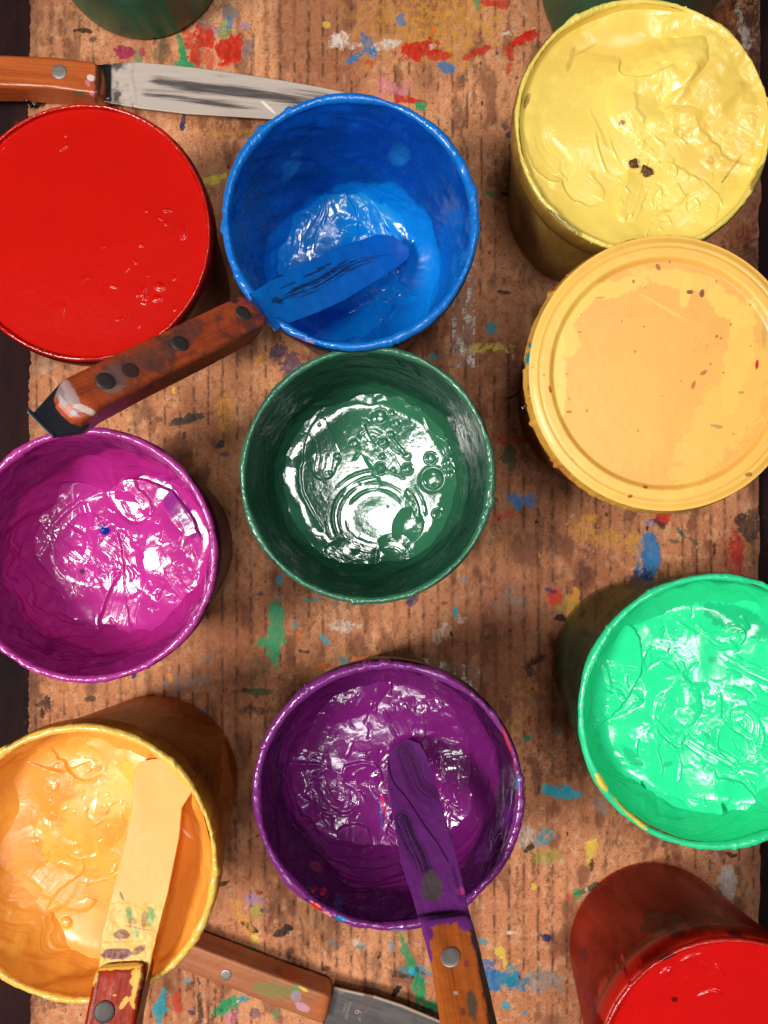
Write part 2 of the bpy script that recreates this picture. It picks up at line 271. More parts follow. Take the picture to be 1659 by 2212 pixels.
def build_cardboard():
    x0, x1, y0, y1 = -0.2035, 0.2155, -0.335, 0.335
    step = 0.00050
    nx = int((x1 - x0) / step); ny = int((y1 - y0) / step)
    X = np.linspace(x0, x1, nx); Y = np.linspace(y0, y1, ny)
    gx, gy = np.meshgrid(X, Y)
    # torn, uneven side edges
    e = 0.0016 * fbm(gy * 60, 0 * gy, 5, 5) + 0.0009 * fbm(gy * 500, 0 * gy + 3, 8, 3)
    tt = (gx - x0) / (x1 - x0)
    gx = gx + e * (1 - tt) ** 6 + (0.0022 * fbm(gy * 45, 0 * gy + 9, 15, 5)) * tt ** 6
    px = CX + gx * F / CAM_Z; py = CY - gy * F / CAM_Z
    h = np.zeros_like(gx)
    ph = (px / 31.0 + 0.10 * fbm(px * 0.004, py * 0.002, 3, 2)) % 1.0
    flute = np.exp(-((ph - 0.5) / 0.10) ** 2)
    h -= 0.00010 * flute * (.3 + vn(px * 0.006, py * 0.004, 4))
    h += 0.0004 * fbm(px * 0.010, py * 0.006, 7, 3) + 0.00007 * fbm(px * 0.12, py * 0.12, 9, 4)
    kraft = np.array(lin(228, 157, 111)); kraft2 = np.array(lin(202, 131, 90)); kraft3 = np.array(lin(244, 190, 147))
    n1 = ss(-.5, .5, fbm(px * 0.006, py * 0.004, 21, 5))[..., None]
    col = kraft2 * (1 - n1) + kraft * n1
    n2 = ss(.0, .6, fbm(px * 0.09, py * 0.07, 23, 4))[..., None]
    col = col * (1 - 0.5 * n2) + kraft3 * 0.5 * n2
    def over(mask, c):
        nonlocal col
        mask = np.clip(mask, 0, 1)[..., None]; col = col * (1 - mask) + np.array(c) * mask
    # grime rubbed in: broad, blotches, fine pores
    over(0.62 * ss(-.05, .55, fbm(px * 0.005, py * 0.003, 31, 5)), lin(138, 78, 52))
    over(0.45 * np.exp(-(((px - 900) / 520) ** 2 + ((py - 1180) / 520) ** 2) ** 2) * ss(-.4, .3, fbm(px * .012, py * .006, 37, 4)), lin(128, 74, 50))
    over(0.60 * ss(.12, .50, fbm(px * 0.030, py * 0.014, 33, 5)), lin(100, 56, 42))
    over(0.38 * ss(.30, .52, fbm(px * 0.17, py * 0.14, 35, 3)), lin(88, 50, 38))
    over(0.45 * ss(.30, .50, fbm(px * 0.33, py * 0.30, 36, 3)), lin(120, 70, 50))
    # dirt in the flutes: broken dark dashes
    dash = np.exp(-((ph - 0.5 + 0.05 * fbm(py * 0.05, px * 0.03, 41, 3)) / 0.085) ** 2)
    brk = ss(.28, .55, vn(px * 0.006, py * 0.010, 43)) * ss(.25, .50, vn(px * 0.03, py * 0.050, 45)) * ss(-.4, .25, fbm(px * .13, py * .09, 46, 4))
    over(0.78 * dash * np.clip(brk * 1.2, 0, 1), lin(62, 38, 32))
    over(0.26 * np.exp(-((ph - 0.5) / 0.17) ** 2) * ss(.30, .70, vn(px * 0.004, py * 0.004, 47)), lin(108, 64, 46))
    # stains
    thick = np.zeros_like(h)
    gloss = np.zeros_like(h)
    for k, (sx, sy, rx, ry, ang, cn, op, rag, th) in enumerate(ST):
        gr = 1.22 if rx * ry > 120 else 1.05; rx *= gr; ry *= gr
        R = max(rx, ry) * 1.9 + 6
        j0 = np.searchsorted(-py[:, 0], -(sy + R)); j1 = np.searchsorted(-py[:, 0], -(sy - R))
        j0, j1 = sorted((np.searchsorted(Y, (CY - sy - R) * CAM_Z / F), np.searchsorted(Y, (CY - sy + R) * CAM_Z / F)))
        i0, i1 = np.searchsorted(X, (sx - R - CX) * CAM_Z / F), np.searchsorted(X, (sx + R - CX) * CAM_Z / F)
        if i1 - i0 < 2 or j1 - j0 < 2: continue
        P = px[j0:j1, i0:i1]; Q = py[j0:j1, i0:i1]
        a = math.radians(ang); u = (P - sx) * math.cos(a) + (Q - sy) * math.sin(a); v = -(P - sx) * math.sin(a) + (Q - sy) * math.cos(a)
        wu = u + rag * (6 + rx * .55) * fbm(P * .05, Q * .05, 60 + k, 4); wv = v + rag * (4 + ry * .65) * fbm(P * .05, Q * .05, 90 + k, 4)
        d = np.sqrt((wu / rx) ** 2 + (wv / ry) ** 2) + rag * (0.55 * fbm(P * .10, Q * .10, 120 + k, 4) + 0.30 * fbm(P * .4, Q * .4, 150 + k, 2))
        soft = 0.05 + 0.20 * (1 - op) + (0.12 if rag > .95 else 0)
        m = ss(1.0 + soft * .5, 1.0 - soft, d) * op
        m = m * (1 - (.65 if rag > .95 else .22 * rag) * ss(.12, -.22, fbm(P * .22, Q * .12, 180 + k, 4)))
        c = np.array(C[cn]) * (1 + 0.25 * fbm(P * .08, Q * .08, 200 + k, 3))[..., None]
        mm = m[..., None]
        col[j0:j1, i0:i1] = col[j0:j1, i0:i1] * (1 - mm) + c * mm
        thick[j0:j1, i0:i1] += th * 0.001 * m * (0.5 + vn(P * .1, Q * .1, k))
        gloss[j0:j1, i0:i1] = np.maximum(gloss[j0:j1, i0:i1], m * (1.0 if th > 0 else .35))
    # scattered specks
    rnd = random.Random(5)
    names = ['blk'] * 12 + ['dk'] * 10 + ['navy', 'teal', 'grn', 'org', 'red', 'wht', 'wht', 'yel', 'och', 'teal', 'dkg', 'dkred', 'blue']
    for k in range(420):
        sx = rnd.uniform(70, 1640); sy = rnd.uniform(5, 2205)
        r = rnd.choice([1.3, 1.8, 2.4, 3.2, 4.2, 6.0]) * rnd.uniform(.6, 1.1); ry = r * rnd.uniform(.7, 2.4)
        R = ry * 1.8 + 3
        j0, j1 = np.searchsorted(Y, (CY - sy - R) * CAM_Z / F), np.searchsorted(Y, (CY - sy + R) * CAM_Z / F)
        i0, i1 = np.searchsorted(X, (sx - R - CX) * CAM_Z / F), np.searchsorted(X, (sx + R - CX) * CAM_Z / F)
        P = px[j0:j1, i0:i1]; Q = py[j0:j1, i0:i1]
        if P.size < 2: continue
        d = np.hypot((P - sx) / r, (Q - sy) / ry) + .9 * fbm(P * .25, Q * .25, k, 3)
        m = (ss(1.15, .7, d) * rnd.uniform(.5, .95))[..., None]
        col[j0:j1, i0:i1] = col[j0:j1, i0:i1] * (1 - m) + np.array(C[rnd.choice(names)]) * m
    # the sheet's dirty left and right borders
    over(0.5 * ss(110, 62, px + 22 * fbm(py * .02, px * .02, 50, 3)), lin(95, 55, 40))
    over(0.55 * ss(1560, 1650, px + 40 * fbm(py * .01, px * .02, 51, 4)), lin(100, 58, 42))
    z = h + thick
    # the border bends down to the table
    edge = np.zeros_like(z); edge[:, :2] = 1; edge[:, -2:] = 1; edge[:2] = 1; edge[-2:] = 1
    V = np.stack([gx, gy, z - 0.0045 * edge], -1).reshape(-1, 3)
    A = np.concatenate([col, np.clip(gloss, 0, 1)[..., None]], -1).reshape(-1, 4)
    s = NT('stained_cardboard')
    cc, ca = s.col()
    n = s.noise(1500, 3, 0.75); n2 = s.noise(420, 6, 0.75, stretch=(1, .5, 1))
    c2 = s.mix(s.ramp(n, [(0.42, 0.0), (0.66, 0.36)]), cc, s.mix(1.0, cc, (0.42, 0.36, 0.34), 'MULTIPLY'))
    c3 = s.mix(s.ramp(n2, [(0.52, 0.0), (0.68, 0.30)]), c2, s.mix(1.0, c2, (1.45, 1.42, 1.40), 'MULTIPLY'))
    s.l(c3, s.b.inputs['Base Color'])
    s.l(s.math('SUBTRACT', 0.85, s.math('MULTIPLY', ca, 0.40)), s.b.inputs['Roughness'])
    s.b.inputs['Specular IOR Level'].default_value = 0.3
    s.bump(n2, 0.6, 0.0006)
    o = mesh_obj('cardboard_sheet', V, grid_faces(ny, nx), s.m, None, A)
    tag(o, 'brown corrugated cardboard sheet covered in paint stains under all the tubs', 'cardboard')
    return o
board = build_cardboard()

# clear tape strips stuck on the cardboard, whitened and worn
def tape(name, pts, w, mat, z=0.0006):
    """strip through pixel points, w px wide"""
    a = np.array(pts[0], float); b = np.array(pts[1], float)
    d = (b - a); L = np.hypot(*d); d /= L; nrm = np.array([-d[1], d[0]])
    n, m = int(L / 2.2), int(w / 2.2) + 2
    V = []
    for i in range(n):
        for j in range(m):
            p = a + d * L * i / (n - 1) + nrm * w * (j / (m - 1) - .5)
            if i == 0 or i == n - 1: p = p + d * 2.2 * ((j % 2) - .5)
            V.append(p)
    V = np.array(V)
    P = np.stack([(V[:, 0] - CX) * CAM_Z / F, (CY - V[:, 1]) * CAM_Z / F, z + 0.0004 * fbm(V[:, 0] * .05, V[:, 1] * .05, 3, 3) + 0.0002], -1)
    m_ = ss(.05, .30, fbm(V[:, 0] * .09, V[:, 1] * .05, 77, 5) + .12)
    col = np.concatenate([np.tile(C['wht'], (len(V), 1)), m_[:, None]], 1)
    return mesh_obj(name, P, grid_faces(n, m), mat, board, col)
def tape_mat():
    s = NT('clear_tape'); cc, ca = s.col()
    s.l(cc, s.b.inputs['Base Color']); s.b.inputs['Roughness'].default_value = .3
    n = s.noise(500, 5, .75); f = s.math('MULTIPLY', ca, s.ramp(n, [(0.42, 0.0), (0.56, 1.0)]))
    f = s.math('ADD', f, 0.10, True)
    tr = s.t.nodes.new('ShaderNodeBsdfTransparent'); tr.inputs[0].default_value = (.94, .90, .86, 1)
    mx = s.t.nodes.new('ShaderNodeMixShader'); s.l(f, mx.inputs[0]); s.l(tr.outputs[0], mx.inputs[1]); s.l(s.b.outputs[0], mx.inputs[2])
    s.l(mx.outputs[0], s.out.inputs[0]); return s.m
TM = tape_mat()
tape('tape', [(1003, 560), (1000, 795)], 50, TM)
tape('tape', [(905, 1470), (1032, 1490)], 100, TM, 0.0007)

# ---------------------------------------------------------------- paint surfaces
def polyd(P, Q, pts):
    """distance, signed side distance and run along a polyline (pixels)"""
    best = np.full(P.shape, 1e9); side = np.zeros(P.shape); run = np.zeros(P.shape); acc = 0
    for (ax, ay), (bx, by) in zip(pts[:-1], pts[1:]):
        dx, dy = bx - ax, by - ay; L = math.hypot(dx, dy) + 1e-9
        t = np.clip(((P - ax) * dx + (Q - ay) * dy) / L ** 2, 0, 1)
        ex = P - ax - t * dx; ey = Q - ay - t * dy; d = np.hypot(ex, ey)
        s = (dx * (Q - ay) - dy * (P - ax)) / L
        m = d < best
        best = np.where(m, d, best); side = np.where(m, np.sign(s) * d, side); run = np.where(m, acc + t * L, run); acc += L
    return best, side, run
def smoothpts(pts, k=5):
    pts = np.array(pts, float); out = []
    n = len(pts)
    if n < 3: return [tuple(p) for p in pts]
    for i in range(n - 1):
        p0 = pts[max(i - 1, 0)]; p1 = pts[i]; p2 = pts[i + 1]; p3 = pts[min(i + 2, n - 1)]
        for j in range(k):
            t = j / k
            out.append(tuple(.5 * ((2 * p1) + (-p0 + p2) * t + (2 * p0 - 5 * p1 + 4 * p2 - p3) * t * t + (-p0 + 3 * p1 - 3 * p2 + p3) * t ** 3)))
    out.append(tuple(pts[-1])); return out
def swipe(h, P, Q, pts, w, lift, tilt, edge, seed=0, flat=.85, streak=.05):
    """one drag of a palette knife: a flat trough with combed streaks and a lip along one side (mm)"""
    d, s, r = polyd(P, Q, pts)
    w_ = w * (1 + .25 * fbm(r * .03, 0 * r, seed, 2))
    m = ss(w_ * 1.08, w_ * .82, d) * ss(0, max(r.max() * .55, 1), r)
    prof = lift + tilt * (s / w) + streak * fbm(s * .22, r * .008, seed, 3) * 2
    h = h * (1 - m * flat) + (h * .0 + prof) * m * flat
    lip = edge * np.exp(-((d - w_) / (2.4)) ** 2) * 1.3 * ss(.35, .8, vn(r * .03, 0 * r, seed + 5)) * ss(0, max(r.max() * .4, 1), r)
    lip *= np.where(s > 0, 1.0, .25)
    return h + lip
def dome(h, P, Q, cx, cy, rx, ry, ang, ht, seed=0, rag=.18, steep=.45):
    """a soft lump of paint with a folded contour (mm)"""
    a = math.radians(ang); u = (P - cx) * math.cos(a) + (Q - cy) * math.sin(a); v = -(P - cx) * math.sin(a) + (Q - cy) * math.cos(a)
    d = np.hypot(u / rx, v / ry) + rag * fbm(P * .018, Q * .018, seed, 3)
    th = seed * 2.1; lean = .5 + .5 * np.clip((math.cos(th) * u / rx + math.sin(th) * v / ry) * 1.2, -1, 1)
    return h + ht * np.clip(1 - np.clip(d, 0, 1) ** 2.0, 0, 1) ** (1.5 - (1.5 - max(steep, .6)) * lean)
def ridge(h, P, Q, pts, ht, sig, seed=0):
    d, s, r = polyd(P, Q, smoothpts(pts))
    mod = ss(.2, .7, vn(r * .025, 0 * r + .5, seed)) * ss(0, 18, r) * ss(0, 18, r.max() - r)
    return h + ht * mod * (.75 * np.exp(-(d / sig) ** 2) + .35 * np.exp(-np.clip(s, 0, None) / (sig * 3.5)) * ss(-sig, sig, s))
def step(h, P, Q, pts, ht, fall, seed=0):
    """one sheet of paint folded over another: sharp edge on one side, easing away on the other"""
    d, s, r = polyd(P, Q, smoothpts(pts))
    endf = ss(0, 25, r) * ss(0, 25, r.max() - r)
    return h + ht * endf * .75 * ss(-3.0, 3.0, s + 3 * fbm(P * .05, Q * .05, seed, 2)) * (.5 + .7 * vn(r * .02, 0 * r, seed + 3)) * np.exp(-np.clip(s, 0, None) / fall)
def bubble(h, P, Q, x, y, r, ht):
    d = np.hypot(P - x, Q - y) / r
    return h + ht * np.where(d < 1, np.sqrt(np.clip(1 - d * d, 0, 1)) * .9, 0) - ht * .45 * np.exp(-((d - 1.15) / .2) ** 2)

def random_swipes(h, P, Q, seed, n, c, R, ang0, spread, wr=(10, 30), Lr=(50, 170), lift=.5, tilt=.8, edge=.7, curve=.5):
    rnd = random.Random(seed)
    for k in range(n):
        a = rnd.uniform(0, 2 * math.pi); rr = R * math.sqrt(rnd.random()) * .85
        x = c[0] + rr * math.cos(a); y = c[1] + rr * math.sin(a)
        th = math.radians(ang0 + rnd.gauss(0, spread)); L = rnd.uniform(*Lr); cv = rnd.uniform(-curve, curve)
        pts = []
        for i in range(6):
            t = i / 5 - .5
            pts.append((x + math.cos(th + cv * t * 2) * L * t, y + math.sin(th + cv * t * 2) * L * t))
        h = swipe(h, P, Q, pts, rnd.uniform(*wr), rnd.uniform(-lift, lift), rnd.uniform(-tilt, tilt), rnd.uniform(.3, 1) * edge, seed * 7 + k, flat=.75)
    return h

def random_ridges(h, P, Q, seed, n, c, R, ang0, spread, L=(14, 60), ht=(.2, .6), sig=(1.6, 3.0), curve=1.2):
    rnd = random.Random(seed)
    for k in range(n):
        a = rnd.uniform(0, 6.283); rr = R * math.sqrt(rnd.random()) * .82
        x = c[0] + rr * math.cos(a); y = c[1] + rr * math.sin(a); th = math.radians(ang0 + rnd.gauss(0, spread)); l = rnd.uniform(*L); cv = rnd.uniform(-curve, curve)
        m = (abs(P - x) < l + 14) & (abs(Q - y) < l + 14)
        if not m.any(): continue
        p, q = P[m], Q[m]
        pts = [(x + math.cos(th + cv * t) * l * t, y + math.sin(th + cv * t) * l * t) for t in (-.5, -.25, 0, .25, .5)]
        d, s_, r = polyd(p, q, pts); sg = rnd.uniform(*sig)
        h[m] += rnd.uniform(*ht) * rnd.choice((1, 1, -.6)) * (np.exp(-(d / sg) ** 2) + .5 * np.exp(-np.clip(s_, 0, None) / (sg * 4)) * ss(-sg, sg, s_) * ss(sg * 12, sg * 4, d)) * ss(0, l * .3, r) * ss(l * 1.02, l * .7, r)
    return h

class Tub:
    def __init__(s, name, label, rim, R, h, level, group, seed, base_k=.787):
        s.cx, s.cy = rim; s.h = h
        c = at(*rim, h); s.X, s.Y = c[0], c[1]
        s.R = R * 1.024 * (CAM_Z - h) / F; s.seed = seed; s.bk = base_k; s.level = level
        s.o = thing(name, label, 'paint tub', (s.X, s.Y, 0.0012), group)
    def wob(s, th, z):                       # outline a little out of round near the top
        k = np.clip(z / s.h, 0, 1) ** 2
        return 1 + k * (.006 * np.sin(2 * th + s.seed) + .004 * np.sin(3 * th + 2.1 * s.seed))
    def rad(s, z):                            # inside radius at a height
        t = np.clip(z / s.h, 0, 1)
        return s.R * (s.bk + (1 - s.bk) * t) - .0016
    def loc(s, V):
        V = V.copy(); V[..., 0] -= s.X; V[..., 1] -= s.Y; V[..., 2] -= 0.0012; return V
    def lathe(s, name, prof, mat, nth=240, disp=None, colf=None, parent=None, wob=True, wrap=False):
        th = np.linspace(0, 2 * np.pi, nth, endpoint=False)
        prof = np.array(prof, float)
        r = prof[:, 0][:, None] * np.ones(nth); z = prof[:, 1][:, None] * np.ones(nth); T = th[None, :] * np.ones((len(prof), 1))
        if disp is not None: r, z = disp(r, z, T)
        if wob: r = r * s.wob(T, z)
        V = np.stack([s.X + r * np.cos(T), s.Y + r * np.sin(T), z], -1)
        F_ = grid_faces(len(prof), nth, True)
        if wrap:
            n = len(prof); j = np.arange(nth); j2 = (j + 1) % nth
            F_ = np.concatenate([F_, np.stack([(n - 1) * nth + j, (n - 1) * nth + j2, j2, j], -1)])
        col = np.zeros((V.shape[0] * V.shape[1], 4))
        if colf is not None:
            px, py = proj(V); col = colf(px, py, V, T, z).reshape(-1, 4)
        return mesh_obj(name, s.loc(V).reshape(-1, 3), F_, mat, parent or s.o, col)
    def wall(s, mat, colf=None):
        h, R = s.h, s.R; rb = R * s.bk
        o = []
        o += [(0.0005, 0.0012), (rb * .5, 0.0012), (rb - .0015, 0.0012), (rb, .0026)]
        for t in np.linspace(.05, .86, 12): o.append((rb + (R - rb) * t, h * t))
        t = .88; o += [(rb + (R - rb) * t + .0012, h * .865), (R + .0004, h * .90), (R + .0006, h * .97), (R - .0004, h - .0012)]
        inn = [(R - .0014, h - .0012)] + [(rb + (R - rb) * t - .0013, h * t) for t in np.linspace(.97, .06, 12)] + [(rb * .5, .0035), (0.0005, .0035)]
        return s.lathe('wall', o + inn, mat, 420, None, colf)
    def rim(s, mat, tube=.0019, lump=.55, colf=None, nth=1100):
        m = 22; sd = s.seed
        a = np.linspace(0, 2 * np.pi, m, endpoint=False)
        th = np.linspace(0, 2 * np.pi, nth, endpoint=False)
        A, T = np.meshgrid(a, th, indexing='ij')
        cu, su = np.cos(T), np.sin(T)
        q1 = 1.6 * fbm(cu * 3 + 5, su * 3 + 5, sd + 12, 3)
        n = fbm(cu * 6.3 + 20 + q1, su * 6.3 + 20 + q1 + A * .35, sd, 4); n2 = fbm(cu * 27 + 60 + 3 * q1, su * 27 + 60 + A * .8, sd + 3, 3)
        blob = ss(.36, .75, fbm(cu * 8 + 40 + 2 * q1, su * 8 + 40 - q1, sd + 9, 3))
        out = np.clip(np.cos(A), 0, 1)
        n3 = fbm(cu * 3.5 + 7, su * 3.5 + 7, sd + 6, 2)
        r = tube * .82 * (.92 + lump * .26 * n + lump * .24 * n2 + .45 * n3 + lump * .9 * blob * out)
        rr = s.R - .0012 + r * np.cos(A) * .95; z = s.h - .0009 + r * np.sin(A) * (1 + .4 * np.clip(-np.sin(A), 0, 1) * blob * 2) - .0022 * blob * np.clip(-np.sin(A), 0, 1)
        rr = rr * s.wob(T, z)
        V = np.stack([s.X + rr * cu, s.Y + rr * su, z], -1)
        F_ = grid_faces(m, nth, True); j = np.arange(nth); j2 = (j + 1) % nth
        F_ = np.concatenate([F_, np.stack([(m - 1) * nth + j, (m - 1) * nth + j2, j2, j], -1)])
        px, py = proj(V)
        col = np.zeros(V.shape[:2] + (4,)) if colf is None else colf(px, py, V, T, A)
        return mesh_obj('rim', s.loc(V).reshape(-1, 3), F_, mat, s.o, col.reshape(-1, 4))
    def coating(s, mat, amp=.0006, streak=1.0, colf=None, nth=900, nz=110, wet=None, fill=1.0, lift=.0015):
        """paint smeared up the inside of the tub"""
        sd = s.seed
        z0 = max(.006, s.level - .012)
        zz = np.linspace(z0, s.h - .0008, nz)
        prof = [(s.rad(z) - .0003, z) for z in zz]
        def disp(r, z, T):
            cu, su = np.cos(T), np.sin(T)
            a = fbm(cu * 3 + 30 + z * 90, su * 3 + 30, sd, 3)
            st = fbm(z * 420 + 2.2 * cu + 3 * a, 2.2 * su + 5, sd + 4, 3)
            lum = fbm(cu * 4 + 90 + z * 40, su * 4 + 90 + z * 60, sd + 5, 3)
            top = ss(s.h, s.h - .01, z)
            fh = .016 * (.55 + .9 * vn(cu * 1.6 + 9, su * 1.6 + 9, sd + 2)); fi = .0075 * (.35 + 1.1 * vn(cu * 2.1 + 4, su * 2.1 + 4, sd + 3)) * (fill if not callable(fill) else fill(T))
            fil = fi * np.clip(1 - (z - s.level - lift + .003) / fh, 0, 1.25) ** 2
            r = r - np.minimum(fil, .02)
            return r - np.clip(amp * (1.0 + streak * .55 * st + 1.3 * lum + .9 * a), -.0006, .006) * (.25 + .75 * top), z
        def cf(px, py, V, T, z):
            col = np.zeros(px.shape + (4,)) if colf is None else colf(px, py, V, T, z)
            if wet is not None:
                cu, su = np.cos(T), np.sin(T)
                lim = s.level + lift + .018 * (.25 + 1.0 * vn(cu * 1.6 + 9, su * 1.6 + 9, sd + 2)) + .004 * fbm(cu * 6, su * 6, sd + 8, 3)
                m = ss(.004, -.002, z - lim)[..., None]
                col[..., :3] = col[..., :3] * (1 - m) + np.array(wet) * m; col[..., 3:] = np.maximum(col[..., 3:], m)
            return col
        return s.lathe('inner_coating', prof, mat, nth, disp, cf)
    def paint(s, mat, hf, colf=None, N=420, concave=0.0, meniscus=.9, fine=.05, fr=.11):
        u = np.linspace(-1, 1, N); a, b = np.meshgrid(u, u)
        X = a * np.sqrt(1 - b * b / 2); Y = b * np.sqrt(1 - a * a / 2)
        rr = np.hypot(X, Y); T = np.arctan2(Y, X)
        Rp = s.rad(s.level) + .0004
        X = s.X + X * Rp * s.wob(T, s.level); Y = s.Y + Y * Rp * s.wob(T, s.level)
        k = F / (CAM_Z - s.level); P = CX + X * k; Q = CY - Y * k
        c = (CX + s.X * k, CY - s.Y * k); RP = Rp * k
        h = hf(P, Q, c, RP, rr)                                                    # mm
        w_ = rr + .07 * fbm(P * .012, Q * .012, s.seed, 3)
        h = h + concave * rr ** 2 + meniscus * (1.4 * ss(.70, 1.02, w_) ** 2 + .5 * ss(.93, 1.0, rr) ** 2)
        patch = ss(-.25, .35, fbm(P * .02, Q * .02, s.seed + 8, 2))
        h = h + fine * .75 * fbm(P * fr, Q * fr, s.seed + 2, 2) * (.25 + patch) + fine * .06 * fbm(P * .35, Q * .35, s.seed + 4, 2) * patch
        Z = s.level + h * .001
        Z = np.minimum(Z, s.h + .003)
        kk = 1 + rr ** 4 * (s.rad(Z) / s.rad(s.level) - 1)
        X = s.X + (X - s.X) * kk; Y = s.Y + (Y - s.Y) * kk
        V = np.stack([X, Y, Z], -1)
        col = np.zeros((N, N, 4)) if colf is None else colf(P, Q, h, rr)
        return mesh_obj('paint', s.loc(V).reshape(-1, 3), grid_faces(N, N), mat, s.o, col.reshape(-1, 4))

def spots(px, py, lst, base=None):
    """coloured marks on a part: (x, y, rx, ry, turn, colour, strength, rag)"""
    col = np.zeros(px.shape + (4,)) if base is None else base
    for k, (x, y, rx, ry, ang, c, op, rag) in enumerate(lst):
        a = math.radians(ang); u = (px - x) * math.cos(a) + (py - y) * math.sin(a); v = -(px - x) * math.sin(a) + (py - y) * math.cos(a)
        d = np.hypot(u / rx, v / ry) + rag * (.45 * fbm(px * .05, py * .05, 11 + k, 4) + .25 * fbm(px * .2, py * .2, 31 + k, 3))
        m = ss(1.12, .85, d) * op
        c = np.array(C[c] if isinstance(c, str) else c)
        A = col[..., 3]; na = m + A * (1 - m)
        rgb = (c * m[..., None] + col[..., :3] * (A * (1 - m))[..., None]) / np.maximum(na, 1e-6)[..., None]
        col[..., :3] = rgb; col[..., 3] = na
    return col

GRP = 'open tubs of paint on the cardboard'
# ---- blue
t = Tub('paint_tub', 'open tub nearly empty of blue paint with a knife leaning in it', (757, 478), 269, .1035, .020, GRP, 3)
bm = paint_mat('blue_paint', lin(8, 142, 228), .11); bm2 = paint_mat('blue_coating', lin(3, 72, 168), .26, bump=.5, var=.35)  # dried coat; base colour darkened for the shade inside the tub
t.wall(wall_mat('blue_wall', (.25, .35, .5), lin(20, 55, 95), .75, .95))
t.rim(paint_mat('blue_rim', lin(10, 112, 205), .22, .5), .0024, .55,
      lambda px, py, V, T, A: spots(px, py, [(640, 733, 16, 6, 12, 'red', 1, .5), (668, 741, 12, 5, 12, 'pnk', .9, .6), (512, 330, 5, 9, 0, 'grn', .5, .6)]))
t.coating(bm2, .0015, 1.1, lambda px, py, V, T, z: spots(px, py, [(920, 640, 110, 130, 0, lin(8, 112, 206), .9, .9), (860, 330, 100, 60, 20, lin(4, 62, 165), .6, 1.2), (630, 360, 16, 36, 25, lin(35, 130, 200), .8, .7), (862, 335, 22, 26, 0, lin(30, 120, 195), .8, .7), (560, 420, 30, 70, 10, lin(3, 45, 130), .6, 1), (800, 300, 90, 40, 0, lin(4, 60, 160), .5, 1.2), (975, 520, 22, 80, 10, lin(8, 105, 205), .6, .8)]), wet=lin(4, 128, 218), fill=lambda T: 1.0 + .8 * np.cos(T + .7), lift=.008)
def hb(P, Q, c, R, rr):
    h = 2.0 * fbm(P * .008, Q * .008, 4, 2)
    h = random_swipes(h, P, Q, 21, 16, c, R, -60, 35, (8, 26), (60, 150), .8, 1.4, .8)
    h = dome(h, P, Q, 700, 500, 90, 70, -20, 2.0, 5); h = dome(h, P, Q, 760, 470, 60, 40, 20, 2.4, 8)
    for k, off in enumerate((0, 22, 44, 66, 88)):
        h = ridge(h, P, Q, [(900 + off * .75, 540 - off * .2), (935 + off * .5, 590), (930 + off * .4, 650), (880 + off * .45, 700), (800 + off * .4, 735)], 1.0, 3.4, k)
    h = step(h, P, Q, [(880, 520), (905, 495), (945, 520), (965, 580), (960, 640), (930, 690)], 2.2, 45, 3)
    h = ridge(h, P, Q, [(660, 530), (700, 470), (690, 440)], .9, 3, 7)
    h = random_ridges(h, P, Q, 1, 46, (760, 580), R, -60, 35)
    return h
t.paint(bm, hb, lambda P, Q, h, rr: spots(P, Q, [(760, 450, 40, 22, 0, lin(25, 150, 200), .5, 1), (830, 460, 22, 30, 0, lin(25, 145, 200), .5, 1), (955, 610, 14, 40, 10, lin(25, 145, 205), .5, 1)]), concave=9, meniscus=3.0, fine=.10)
